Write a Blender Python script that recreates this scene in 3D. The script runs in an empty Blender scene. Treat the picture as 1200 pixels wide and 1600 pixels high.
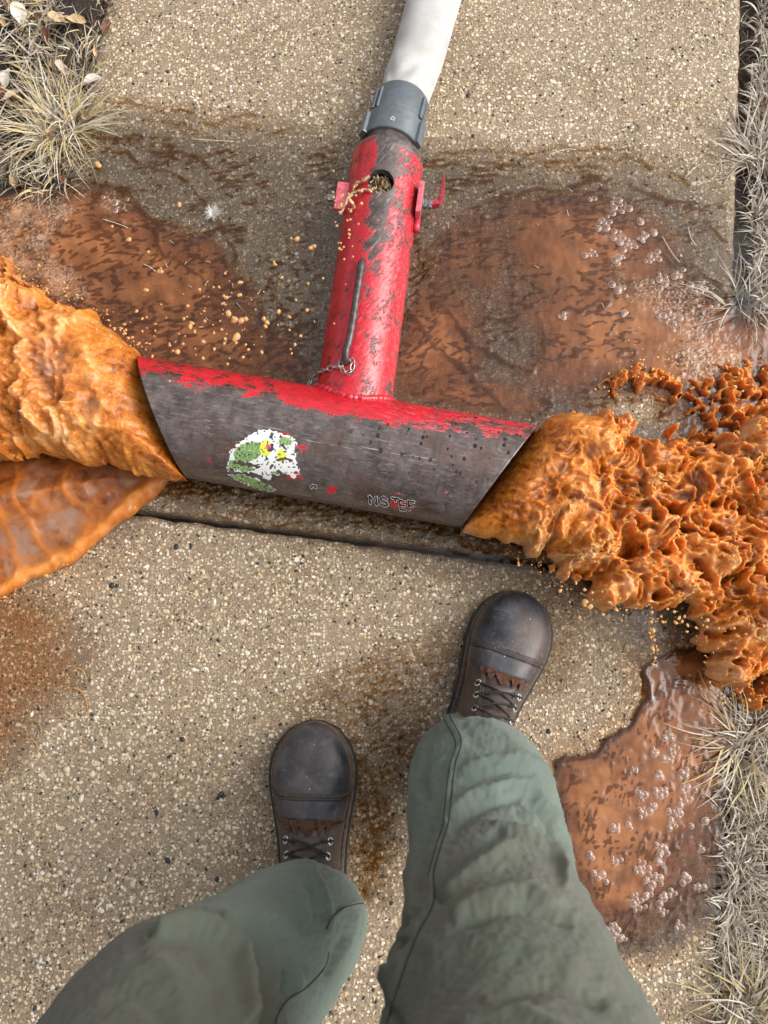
import bpy, bmesh, math, random
import numpy as np
from mathutils import Vector, Matrix
from mathutils.bvhtree import BVHTree

# ---------------------------------------------------------------- camera, sky, sun
scene = bpy.context.scene
col = scene.collection
FOC, CAM_H, TILT = 1202.0, 1.27, math.radians(11.0)   # focal length in photo pixels, height, tilt from straight down
CT, ST = math.cos(TILT), math.sin(TILT)
cam_d = bpy.data.cameras.new('camera')
cam = bpy.data.objects.new('camera', cam_d); col.objects.link(cam)
cam.location = (0, 0, CAM_H); cam.rotation_euler = (TILT, 0, 0)
cam_d.sensor_fit = 'VERTICAL'; cam_d.sensor_height = 36; cam_d.lens = 36 * FOC / 1600
cam_d.clip_start = 0.02; cam_d.clip_end = 400
cam_d.dof.use_dof = True; cam_d.dof.focus_distance = 1.25; cam_d.dof.aperture_fstop = 7.0
scene.camera = cam

SUN_EL, SUN_AZ = math.radians(42), math.radians(84)     # azimuth measured from +Y towards +X
world = bpy.data.worlds.new('World'); scene.world = world; world.use_nodes = True
wn = world.node_tree; wn.nodes.clear()
sky = wn.nodes.new('ShaderNodeTexSky'); sky.sky_type = 'NISHITA'; sky.sun_disc = False
sky.sun_elevation = SUN_EL; sky.sun_rotation = SUN_AZ
sky.air_density = 1.2; sky.dust_density = 6.0; sky.ozone_density = 1.0
hs = wn.nodes.new('ShaderNodeHueSaturation'); hs.inputs['Saturation'].default_value = 0.22
bg = wn.nodes.new('ShaderNodeBackground'); bg.inputs['Strength'].default_value = 0.15
wo = wn.nodes.new('ShaderNodeOutputWorld')
wn.links.new(sky.outputs[0], hs.inputs['Color']); wn.links.new(hs.outputs[0], bg.inputs[0]); wn.links.new(bg.outputs[0], wo.inputs[0])
sun_d = bpy.data.lights.new('sun', 'SUN'); sun_d.energy = 0.9; sun_d.angle = math.radians(50); sun_d.color = (1, .98, .955)
sun = bpy.data.objects.new('sun', sun_d); col.objects.link(sun)
sdir = Vector((math.sin(SUN_AZ) * math.cos(SUN_EL), math.cos(SUN_AZ) * math.cos(SUN_EL), math.sin(SUN_EL)))
sun.rotation_euler = sdir.to_track_quat('Z', 'Y').to_euler(); sun.location = (2, 3, 5)
vs = scene.view_settings
vs.view_transform = 'Standard'; vs.look = 'None'; vs.exposure = 0.63; vs.gamma = 1.0; vs.use_curve_mapping = False
scene.cycles.max_bounces = 8; scene.cycles.transparent_max_bounces = 12

rnd = random.Random(7)
nr = np.random.RandomState(5)

# ---------------------------------------------------------------- geometry helpers
def P(px, py, z=0.0):
    """world point at height z that the photo shows at pixel px,py"""
    u = (px - 600) / FOC; v = (py - 800) / FOC
    d = (CAM_H - z) / (CT + v * ST)
    return Vector((u * d, d * (ST - v * CT), z))

def PXN(X, Y, Z=0.0):
    d = Y * ST + (CAM_H - Z) * CT
    return X / d * FOC + 600, 800 - (Y * CT + (Z - CAM_H) * ST) / d * FOC

def scale_at(py, z):
    return FOC * (CT + (py - 800) / FOC * ST) / (CAM_H - z)       # pixels per metre

def raydir(px, py):
    u = (px - 600) / FOC; v = (py - 800) / FOC
    return Vector((u, ST - v * CT, -CT - v * ST)).normalized()
CAMP = Vector((0, 0, CAM_H))

def tag(o, label=None, cat=None, group=None, kind=None):
    if label: o['label'] = label
    if cat: o['category'] = cat
    if group: o['group'] = group
    if kind: o['kind'] = kind
    return o

def empty(name, loc=(0, 0, 0), parent=None):
    o = bpy.data.objects.new(name, None); o.location = loc; o.empty_display_size = .05
    col.objects.link(o)
    if parent: o.parent = parent
    return o

def put(name, me, parent=None, mat=None, loc=None):
    """link a mesh; world-space meshes under an Empty keep their place"""
    o = bpy.data.objects.new(name, me); col.objects.link(o)
    if mat is not None:
        me.materials.clear(); me.materials.append(mat)
    if loc is not None: o.location = loc
    if parent is not None:
        o.parent = parent
        o.matrix_parent_inverse = Matrix.Translation(-wloc(parent))
    return o

def wloc(o):
    v = Vector(o.location)
    return v

def npmesh(name, V, Fq, smooth=True, attrs=None):
    """V (n,3), Fq (m,3|4) -> mesh"""
    me = bpy.data.meshes.new(name)
    V = np.ascontiguousarray(V, dtype=np.float32); Fq = np.ascontiguousarray(Fq, dtype=np.int32)
    k = Fq.shape[1]; m = len(Fq)
    me.vertices.add(len(V)); me.vertices.foreach_set('co', V.ravel())
    me.loops.add(m * k); me.loops.foreach_set('vertex_index', Fq.ravel())
    me.polygons.add(m)
    me.polygons.foreach_set('loop_start', np.arange(0, m * k, k, dtype=np.int32))
    me.polygons.foreach_set('loop_total', np.full(m, k, dtype=np.int32))
    if smooth: me.polygons.foreach_set('use_smooth', np.ones(m, dtype=bool))
    me.update(calc_edges=True)
    if attrs:
        for nme, a in attrs.items():
            at = me.attributes.new(nme, 'FLOAT', 'POINT'); at.data.foreach_set('value', np.ascontiguousarray(a, dtype=np.float32))
    return me

def gridfaces(nu, nv, closed_v=False):
    """faces for vertices laid out [i*nv+j]"""
    i = np.arange(nu - 1); j = np.arange(nv if closed_v else nv - 1)
    I, J = np.meshgrid(i, j, indexing='ij'); J2 = (J + 1) % nv
    return np.stack([I * nv + J, (I + 1) * nv + J, (I + 1) * nv + J2, I * nv + J2], -1).reshape(-1, 4)

def bm_mesh(name, bm, smooth=False):
    me = bpy.data.meshes.new(name); bm.normal_update(); bm.to_mesh(me); bm.free()
    if smooth: me.polygons.foreach_set('use_smooth', np.ones(len(me.polygons), dtype=bool))
    return me

def catmull(pts, n):
    pts = np.array(pts, float)
    ext = np.vstack([2 * pts[0] - pts[1], pts, 2 * pts[-1] - pts[-2]])
    out = []
    m = len(pts) - 1
    for t in np.linspace(0, m, n):
        i = min(int(t), m - 1); f = t - i
        p0, p1, p2, p3 = ext[i], ext[i + 1], ext[i + 2], ext[i + 3]
        out.append(.5 * ((2 * p1) + (-p0 + p2) * f + (2 * p0 - 5 * p1 + 4 * p2 - p3) * f * f + (-p0 + 3 * p1 - 3 * p2 + p3) * f ** 3))
    return np.array(out)

def tube(name, pts, r, n=10, res=None, smooth_path=True, cap=True):
    """round bar through world points; r number or per-point list"""
    pts = [Vector(p) for p in pts]
    rr = list(r) if hasattr(r, '__len__') else [r] * len(pts)
    if smooth_path and len(pts) > 2:
        k = res or len(pts) * 6
        q = catmull([list(p) + [a] for p, a in zip(pts, rr)], k)
        pts = [Vector(a[:3]) for a in q]; rr = [a[3] for a in q]
    V = []; t0 = (pts[1] - pts[0]).normalized()
    up = Vector((0, 0, 1)) if abs(t0.z) < .9 else Vector((1, 0, 0))
    s = t0.cross(up).normalized()
    for i, p in enumerate(pts):
        t = (pts[min(i + 1, len(pts) - 1)] - pts[max(i - 1, 0)]).normalized()
        s = (s - t * s.dot(t)).normalized(); b = t.cross(s)
        for k in range(n):
            a = 2 * math.pi * k / n
            V.append(p + (s * math.cos(a) + b * math.sin(a)) * rr[i])
    bm = bmesh.new(); bv = [bm.verts.new(v) for v in V]
    for i in range(len(pts) - 1):
        for k in range(n):
            k2 = (k + 1) % n
            bm.faces.new((bv[i * n + k], bv[i * n + k2], bv[(i + 1) * n + k2], bv[(i + 1) * n + k]))
    if cap:
        bm.faces.new(bv[:n][::-1]); bm.faces.new(bv[-n:])
    bmesh.ops.recalc_face_normals(bm, faces=bm.faces)
    return bm_mesh(name, bm, True)

def box_mesh(name, sx, sy, sz, M=None, bevel=.0015):
    bm = bmesh.new(); bmesh.ops.create_cube(bm, size=1)
    bmesh.ops.scale(bm, vec=(sx, sy, sz), verts=bm.verts)
    if bevel: bmesh.ops.bevel(bm, geom=list(bm.edges), offset=bevel, segments=2, affect='EDGES', profile=.6)
    if M is not None: bm.transform(M)
    return bm_mesh(name, bm, False)

def frame_mat(o, x, y, z):
    m = Matrix.Identity(4)
    for i, a in enumerate((x, y, z)):
        for r in range(3): m[r][i] = a[r]
    m.translation = o
    return m

# ---------------------------------------------------------------- noise in numpy
def _h(i, j, s):
    n = (i.astype(np.int64) * 374761393 + j.astype(np.int64) * 668265263 + s * 1442695041) & 0xffffffff
    n = ((n ^ (n >> 13)) * 1274126177) & 0xffffffff
    return ((n ^ (n >> 16)) & 0xffffff) / float(0xffffff)

def gn(x, y, seed=0):
    """gradient noise about -1..1"""
    xi = np.floor(x); yi = np.floor(y); xf = x - xi; yf = y - yi
    u = xf * xf * xf * (xf * (xf * 6 - 15) + 10); v = yf * yf * yf * (yf * (yf * 6 - 15) + 10)
    def g(a, b):
        t = _h(xi + a, yi + b, seed) * 2 * np.pi
        return np.cos(t) * (xf - a) + np.sin(t) * (yf - b)
    return 1.5 * ((g(0, 0) * (1 - u) + g(1, 0) * u) * (1 - v) + (g(0, 1) * (1 - u) + g(1, 1) * u) * v)

def fbm(x, y, seed=0, octv=4, gain=.5):
    a, s = 1.0, 0
    for k in range(octv):
        s = s + a * gn(x * 2 ** k, y * 2 ** k, seed + k * 17); a *= gain
    return s

def vor(x, y, seed=0):
    """F1, F2, random of nearest cell"""
    xi = np.floor(x); yi = np.floor(y)
    f1 = np.full(x.shape, 9.); f2 = np.full(x.shape, 9.); rc = np.zeros(x.shape)
    for a in (-1, 0, 1):
        for b in (-1, 0, 1):
            cx = xi + a; cy = yi + b
            d = np.hypot(cx + _h(cx, cy, seed) - x, cy + _h(cx, cy, seed + 5) - y)
            m = d < f1
            f2 = np.where(m, f1, np.minimum(f2, d)); rc = np.where(m, _h(cx, cy, seed + 9), rc); f1 = np.where(m, d, f1)
    return f1, f2, rc

def sdpoly(x, y, poly):
    """signed distance to polygon, negative inside"""
    p = np.array(poly, float); d = np.full(x.shape, 1e18); inside = np.zeros(x.shape, bool)
    n = len(p)
    for i in range(n):
        ax, ay = p[i]; bx, by = p[(i + 1) % n]
        ex, ey = bx - ax, by - ay
        t = np.clip(((x - ax) * ex + (y - ay) * ey) / (ex * ex + ey * ey + 1e-12), 0, 1)
        d = np.minimum(d, (x - ax - t * ex) ** 2 + (y - ay - t * ey) ** 2)
        c = (ay > y) != (by > y)
        with np.errstate(divide='ignore', invalid='ignore'):
            xx = (bx - ax) * (y - ay) / (by - ay) + ax
        inside ^= c & (x < xx)
    d = np.sqrt(d)
    return np.where(inside, -d, d)

def sdline(x, y, pts):
    d = np.full(x.shape, 1e18)
    for (ax, ay), (bx, by) in zip(pts[:-1], pts[1:]):
        ex, ey = bx - ax, by - ay
        t = np.clip(((x - ax) * ex + (y - ay) * ey) / (ex * ex + ey * ey + 1e-12), 0, 1)
        d = np.minimum(d, (x - ax - t * ex) ** 2 + (y - ay - t * ey) ** 2)
    return np.sqrt(d)

def rdg(x, y, seed, p=2.):
    """ridged noise: meandering filaments, 1 on the crest"""
    return np.clip(1 - np.abs(gn(x, y, seed)) * 1.9, 0, 1) ** p

def sst(a, b, x):
    t = np.clip((x - a) / (b - a), 0, 1); return t * t * (3 - 2 * t)

def surface_nets(F, org, h):
    """isosurface F=0 (inside F<0) -> V, quads"""
    s = F < 0
    nx, ny, nz = F.shape
    c = np.zeros((nx - 1, ny - 1, nz - 1), np.int8)
    for a in (0, 1):
        for b in (0, 1):
            for d in (0, 1): c += s[a:nx - 1 + a, b:ny - 1 + b, d:nz - 1 + d]
    act = (c > 0) & (c < 8)
    I = np.argwhere(act); idx = np.full(act.shape, -1, np.int32); idx[act] = np.arange(len(I))
    V = np.zeros((len(I), 3)); W = np.zeros(len(I))
    corners = [(a, b, d) for a in (0, 1) for b in (0, 1) for d in (0, 1)]
    f = {k: F[I[:, 0] + k[0], I[:, 1] + k[1], I[:, 2] + k[2]] for k in corners}
    for k in corners:
        for ax in range(3):
            if k[ax] == 0:
                k2 = list(k); k2[ax] = 1; k2 = tuple(k2)
                a, b = f[k], f[k2]; m = (a < 0) != (b < 0)
                t = np.where(m, a / np.where(m, a - b, 1), 0)
                pnt = np.tile(np.array(k, float), (len(I), 1)); pnt[:, ax] = t
                V[m] += pnt[m]; W[m] += 1
    V = V / W[:, None] + I
    faces = []
    for ax in range(3):
        sl = [slice(None)] * 3; sl2 = [slice(None)] * 3
        sl[ax] = slice(0, -1); sl2[ax] = slice(1, None)
        A = s[tuple(sl)]; B = s[tuple(sl2)]
        o1, o2 = [k for k in range(3) if k != ax]
        E = np.argwhere(A != B)
        E = E[(E[:, o1] > 0) & (E[:, o2] > 0) & (E[:, o1] < F.shape[o1] - 1) & (E[:, o2] < F.shape[o2] - 1)]
        if not len(E): continue
        flip = A[E[:, 0], E[:, 1], E[:, 2]]
        q = []
        for (d1, d2) in ((1, 1), (0, 1), (0, 0), (1, 0)):
            e = E.copy(); e[:, o1] -= d1; e[:, o2] -= d2
            q.append(idx[e[:, 0], e[:, 1], e[:, 2]])
        q = np.stack(q, 1)
        if ax == 1: flip = ~flip
        q[~flip] = q[~flip][:, ::-1]
        faces.append(q)
    Q = np.vstack(faces); Q = Q[(Q >= 0).all(1)]
    return V * h + np.array(org), Q

# ---------------------------------------------------------------- material helpers
class M:
    """small node builder"""
    def __init__(s, name):
        s.m = bpy.data.materials.new(name); s.m.use_nodes = True
        s.t = s.m.node_tree; s.t.nodes.clear()
        s.out = s.t.nodes.new('ShaderNodeOutputMaterial')
    def n(s, typ, **kw):
        nd = s.t.nodes.new(typ)
        for k, v in kw.items():
            if k.startswith('_'): setattr(nd, k[1:], v)
        return nd
    def lk(s, a, b): s.t.links.new(a, b)
    def setin(s, nd, i, v):
        if hasattr(v, 'is_output') or isinstance(v, bpy.types.NodeSocket): s.lk(v, nd.inputs[i])
        elif v is not None:
            if isinstance(v, tuple) and len(v) == 3 and nd.inputs[i].type == 'RGBA': v = (*v, 1)
            nd.inputs[i].default_value = v
    def coord(s, kind='Object'):
        return s.n('ShaderNodeTexCoord').outputs[kind]
    def mapping(s, vec, scale=(1, 1, 1), rot=(0, 0, 0), loc=(0, 0, 0)):
        m = s.n('ShaderNodeMapping'); s.lk(vec, m.inputs[0]); m.inputs['Scale'].default_value = scale
        m.inputs['Rotation'].default_value = rot; m.inputs['Location'].default_value = loc; return m.outputs[0]
    def noise(s, vec, scale, detail=3, rough=.5, dist=0, out='Fac'):
        m = s.n('ShaderNodeTexNoise'); s.lk(vec, m.inputs['Vector']); m.inputs['Scale'].default_value = scale
        m.inputs['Detail'].default_value = detail; m.inputs['Roughness'].default_value = rough; m.inputs['Distortion'].default_value = dist
        return m.outputs[out]
    def voro(s, vec, scale, feature='F1', out='Distance', rand=1):
        m = s.n('ShaderNodeTexVoronoi', _feature=feature); s.lk(vec, m.inputs['Vector']); m.inputs['Scale'].default_value = scale
        m.inputs['Randomness'].default_value = rand
        return m if out is None else m.outputs[out]
    def ramp(s, fac, stops, interp='LINEAR'):
        m = s.n('ShaderNodeValToRGB'); s.lk(fac, m.inputs[0]); cr = m.color_ramp; cr.interpolation = interp
        while len(cr.elements) < len(stops): cr.elements.new(.5)
        for e, (p, c) in zip(cr.elements, stops):
            e.position = p; e.color = (c, c, c, 1) if not hasattr(c, '__len__') else (*c, 1)
        return m.outputs[0]
    def math(s, op, a, b=None, c=None, clamp=False):
        m = s.n('ShaderNodeMath', _operation=op, _use_clamp=clamp)
        s.setin(m, 0, a); s.setin(m, 1, b); s.setin(m, 2, c); return m.outputs[0]
    def mix(s, fac, a, b, mode='MIX'):
        m = s.n('ShaderNodeMix', _data_type='RGBA', _blend_type=mode, _clamp_factor=True)
        s.setin(m, 0, fac); s.setin(m, 6, a); s.setin(m, 7, b); return m.outputs[2]
    def attr(s, name, out='Fac'):
        m = s.n('ShaderNodeAttribute', _attribute_name=name); return m.outputs[out]
    def maprange(s, v, a, b, c=0., d=1.):
        m = s.n('ShaderNodeMapRange', _clamp=True); s.lk(v, m.inputs[0])
        for i, q in enumerate((a, b, c, d)): m.inputs[i + 1].default_value = q
        return m.outputs[0]
    def bump(s, h, strength=.3, dist=.002, normal=None):
        m = s.n('ShaderNodeBump'); m.inputs['Strength'].default_value = strength; m.inputs['Distance'].default_value = dist
        s.lk(h, m.inputs['Height'])
        if normal is not None: s.lk(normal, m.inputs['Normal'])
        return m.outputs[0]
    def bsdf(s, base=None, rough=.5, metal=0., spec=.5, normal=None, ior=None, coat=None, coat_rough=None, emission=None, sheen=None):
        b = s.n('ShaderNodeBsdfPrincipled')
        s.setin(b, 'Base Color', base); s.setin(b, 'Roughness', rough); s.setin(b, 'Metallic', metal)
        s.setin(b, 'Specular IOR Level', spec)
        if normal is not None: s.lk(normal, b.inputs['Normal'])
        if ior: b.inputs['IOR'].default_value = ior
        if coat is not None: s.setin(b, 'Coat Weight', coat)
        if coat_rough is not None: b.inputs['Coat Roughness'].default_value = coat_rough
        if sheen is not None: b.inputs['Sheen Weight'].default_value = sheen
        return b.outputs[0]
    def end(s, shader):
        s.lk(shader, s.out.inputs[0]); return s.m

def simple(name, colr, rough=.5, metal=0., spec=.5, var=.15, scale=60, bump=.15):
    m = M(name); v = m.coord(); nz = m.noise(v, scale, 4)
    c = m.mix(m.maprange(nz, .35, .65), tuple(x * (1 - var) for x in colr), tuple(min(1, x * (1 + var)) for x in colr))
    return m.end(m.bsdf(c, rough, metal, spec, m.bump(m.noise(v, scale * 5, 2), bump, .001)))
# ================================================================ GROUND
EDGE_A, EDGE_B = P(1158, 50), P(1120, 1450)
SD = (EDGE_A - EDGE_B).normalized()                  # direction of the sidewalk, away from the viewer
SN = Vector((SD.y, -SD.x, 0))                        # to the right
JL, JR = P(215, 795), P(870, 890)
jm = (JL + JR) / 2
JN = Vector((JR - JL).normalized())                  # direction of the joint
R_OFF = EDGE_B.dot(SN); W = 1.22; L_OFF = R_OFF - W
J_T = jm.dot(SD)

def inv_st(S, T): return SN.x * S + SD.x * T, SN.y * S + SD.y * T

def G(x, y, cx, cy, rx, ry, rot=0.):
    c, s = math.cos(rot), math.sin(rot); dx, dy = x - cx, y - cy
    return np.exp(-(((dx * c + dy * s) / rx) ** 2 + ((-dx * s + dy * c) / ry) ** 2))

# --- where the water lies, in the ground plan read off the photo (px units, ~1 mm each)
PA = [(-60, 300), (60, 300), (130, 290), (200, 302), (250, 345), (330, 360), (380, 410), (430, 500), (490, 560), (500, 620), (300, 640), (200, 600), (-60, 640)]
PB = [(610, 560), (640, 480), (660, 400), (720, 330), (800, 305), (870, 290), (960, 300), (1040, 340), (1090, 400), (1130, 460), (1145, 490), (1260, 485), (1260, 800), (1100, 700), (1000, 640), (900, 650), (840, 665), (600, 625)]
PC = [(1000, 1040), (1050, 1010), (1130, 1000), (1240, 1010), (1240, 1120), (1135, 1180), (1128, 1290), (1138, 1340), (1110, 1420), (1050, 1470), (950, 1490), (890, 1440), (870, 1300), (870, 1190), (930, 1170), (985, 1130), (1005, 1090)]
PD = [(-60, 880), (60, 920), (110, 960), (140, 1010), (120, 1080), (60, 1130), (20, 1200), (-60, 1250)]
FILM = [(-60, 260), (120, 215), (170, 160), (300, 170), (450, 190), (560, 230), (700, 215), (860, 235), (1000, 235), (1140, 290), (1200, 420), (1260, 470), (1260, 900), (1120, 1000), (1000, 1030), (905, 960), (860, 900), (730, 910), (600, 870), (420, 830), (250, 800), (60, 900), (-60, 950)]
WAVES = [
 ([(165, 160), (260, 170), (330, 190), (400, 183)], 3.5, .5),
 ([(260, 185), (310, 205), (350, 222)], 3, .4),
 ([(150, 210), (190, 218), (250, 235), (300, 248), (340, 268), (375, 298)], 4.5, .85),
 ([(178, 240), (210, 250), (270, 272), (300, 290), (322, 318)], 4.5, 1.0),
 ([(340, 350), (365, 385), (375, 415)], 4, .9),
 ([(110, 285), (160, 290), (195, 300), (215, 325), (240, 345), (250, 375)], 6, 1.),
 ([(620, 235), (760, 238), (880, 236), (980, 232)], 4, .45),
 ([(640, 255), (760, 262), (860, 255), (960, 248), (1030, 262), (1075, 290)], 4, .6),
 ([(700, 300), (760, 280), (850, 285)], 3, .45),
 ([(780, 325), (820, 300), (870, 292), (930, 282), (980, 283), (1020, 300), (1060, 325), (1100, 355), (1135, 375)], 5, 1.),
 ([(860, 310), (920, 305), (985, 315)], 3.5, .8),
 ([(1040, 405), (1090, 418), (1125, 445), (1140, 480)], 5, .9),
 ([(690, 470), (720, 520), (770, 560), (830, 580)], 5, 1.),
 ([(640, 500), (700, 560), (760, 610), (800, 640)], 4, .8),
 ([(880, 490), (920, 480), (955, 455), (965, 440), (1000, 445)], 5, 1.),
 ([(840, 500), (850, 550), (830, 580)], 3, .6),
 ([(470, 500), (455, 545), (400, 575), (330, 560)], 4, .7),
 ([(250, 370), (260, 400), (300, 420), (350, 470)], 4, .7),
 ([(285, 800), (420, 815), (560, 842), (700, 868), (860, 892)], 4, .5),
 ([(640, 700), (690, 830), (720, 850), (860, 880), (980, 935)], 5, .5),
 ([(560, 1180), (600, 1260), (590, 1330), (575, 1400)], 7, .5),
 ([(1010, 1035), (1000, 1060), (1010, 1110)], 6, 1.),
]

def water_fields(X, Y, full=True):
    x, y = PXN(X, Y)
    wx = x + 9 * gn(x / 45, y / 45, 3) + 4 * gn(x / 16, y / 16, 4)
    wy = y + 9 * gn(x / 45, y / 45, 5) + 4 * gn(x / 16, y / 16, 6)
    dA, dB, dC, dD, dF = (sdpoly(wx, wy, q) for q in (PA, PB, PC, PD, FILM))
    # turbidity: how muddy the water over each spot is
    T = np.zeros(x.shape)
    def add(g): nonlocal T; T = np.maximum(T, g)
    add(.95 * G(wx, wy, 130, 370, 150, 80, .3)); add(.9 * G(wx, wy, 60, 460, 140, 120)); add(.8 * G(wx, wy, 250, 440, 130, 90, .4))
    add(.8 * G(wx, wy, 300, 540, 140, 60, .2)); add(.5 * G(wx, wy, 440, 560, 60, 50)); add(.95 * G(wx, wy, 10, 350, 90, 110))
    TA = T * sst(12, -25, dA); T = np.zeros(x.shape)
    add(.72 * G(wx, wy, 920, 400, 130, 85, .3)); add(.85 * G(wx, wy, 960, 520, 150, 90)); add(.95 * G(wx, wy, 1080, 560, 130, 90))
    add(.75 * G(wx, wy, 680, 540, 70, 90)); add(.55 * G(wx, wy, 730, 620, 120, 30, .15)); add(.3 * G(wx, wy, 740, 400, 90, 80)); add(.9 * G(wx, wy, 1160, 680, 120, 90))
    T *= 1 - .8 * G(wx, wy, 800, 535, 55, 48, .3)
    T *= 1 - .98 * G(wx, wy, 1000, 645, 85, 45, .2)
    TB = np.minimum(T * 1.15, .93) * sst(12, -25, dB)
    TC = .95 * sst(4, 0, dC + 0) * np.clip(-dC / (14 + 70 * sst(1290, 1430, y)), 0, 1) ** .6 * (.35 + .65 * sst(20, -40, sdpoly(wx, wy, [(1000, 1030), (1140, 1000), (1128, 1230), (1060, 1300), (1040, 1380), (960, 1450), (880, 1360), (875, 1200), (960, 1160)])))
    TD = .42 * sst(15, -60, dD)
    TD = TD * .35; T = np.maximum.reduce([TA, TB, TC, TD])
    T = np.clip(T * (.92 + .32 * fbm(x / 34, y / 30, 31, 4)), 0, .93)
    film = sst(45, -70, dF) * .85
    stream = np.maximum(.8 * G(wx, wy, 600, 1130, 70, 140, .2), .75 * G(wx, wy, 580, 1300, 50, 120, -.1))
    stream = np.maximum(stream, .5 * G(wx, wy, 850, 1000, 90, 120)); stream = np.maximum(stream, .5 * G(wx, wy, 620, 1060, 230, 70, -.35))
    wet = np.maximum.reduce([film, sst(20, -15, dA), sst(20, -15, dB), sst(8 + 30 * sst(1290, 1430, y), -6, dC), sst(25, -15, dD), stream * .75])
    wet = np.where((dD < 60) & (x < 200) & (y > 870), np.minimum(wet, .30), wet)
    wet = wet * (1 - .9 * G(wx, wy, 1000, 640, 55, 28))
    out = dict(px=x, py=y, wx=wx, wy=wy, T=T, wet=np.clip(wet, 0, 1), stream=stream, dA=dA, dB=dB, dC=dC, dD=dD)
    return out

# --- concrete
def concrete_material():
    m = M('exposed_aggregate_concrete'); v = m.coord('Object')
    wob = m.n('ShaderNodeVectorMath', _operation='ADD'); nzc = m.noise(v, 180, 2, out='Color')
    sc = m.n('ShaderNodeVectorMath', _operation='SCALE'); m.lk(nzc, sc.inputs[0]); sc.inputs['Scale'].default_value = .004
    m.lk(v, wob.inputs[0]); m.lk(sc.outputs[0], wob.inputs[1]); w = wob.outputs[0]
    stone_stops = [(0, (.05, .04, .035)), (.10, (.26, .18, .12)), (.3, (.44, .32, .20)), (.5, (.36, .275, .20)), (.68, (.62, .48, .30)), (.86, (.74, .61, .43)), (.97, (.80, .75, .67))]
    fine = m.voro(w, 190, out=None); medium = m.voro(w, 105, out=None); big = m.voro(w, 62, out=None)
    speck = m.voro(w, 260, out=None)
    cem = m.mix(m.maprange(m.noise(v, 620, 3, .7), .36, .60), (.042, .028, .016), (.40, .298, .188))
    def sep(c):
        s = m.n('ShaderNodeSeparateColor'); m.lk(c, s.inputs[0]); return s.outputs
    rf, rm, rb, rs = (sep(a.outputs['Color']) for a in (fine, medium, big, speck))
    cf = m.ramp(rf[0], stone_stops); cm = m.ramp(rm[0], stone_stops); cb = m.ramp(rb[1], stone_stops)
    mf = m.math('LESS_THAN', fine.outputs['Distance'], m.math('MULTIPLY_ADD', rf[1], .34, .22))
    c = m.mix(mf, cem, cf)
    gate = m.math('GREATER_THAN', rm[1], .42)
    mm = m.math('MULTIPLY', gate, m.math('LESS_THAN', medium.outputs['Distance'], m.math('MULTIPLY_ADD', rm[2], .22, .26)))
    c = m.mix(mm, c, cm)
    gb = m.math('GREATER_THAN', rb[0], .86)
    mb = m.math('MULTIPLY', gb, m.math('LESS_THAN', big.outputs['Distance'], m.math('MULTIPLY_ADD', rb[2], .12, .16)))
    c = m.mix(mb, c, cb)
    gs = m.math('MULTIPLY', m.math('GREATER_THAN', rs[0], .86), m.math('LESS_THAN', speck.outputs['Distance'], .36))
    c = m.mix(gs, c, (.02, .017, .015))
    c = m.mix(m.maprange(m.noise(v, 5, 4), .35, .7, 0, .35), c, (.46, .40, .31), "MULTIPLY")
    hb = m.maprange(m.noise(v, 9, 3), .3, .7); c = m.mix(m.math('MULTIPLY', hb, .25), c, (.36, .29, .21))
    wet = m.attr('wet'); stain = m.attr('stain')
    c = m.mix(stain, c, m.mix(1., c, (.86, .56, .28), "MULTIPLY"))
    cw = m.mix(1., c, (.97, .945, .92), 'MULTIPLY')
    c = m.mix(wet, c, cw)
    h = m.math('ADD', m.math('MULTIPLY', m.maprange(fine.outputs['Distance'], .15, .65, 1, 0), .6), m.math('MULTIPLY', m.noise(v, 500, 3), .5))
    h = m.math('ADD', h, m.math('MULTIPLY', m.math('MULTIPLY', mm, m.maprange(medium.outputs['Distance'], 0, .4, 1, 0)), 1.2))
    rough = m.maprange(wet, 0, 1, .9, .28)
    return m.end(m.bsdf(c, rough, 0, .5, m.bump(h, .8, .0012)))
MAT_CONC = concrete_material()

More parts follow.
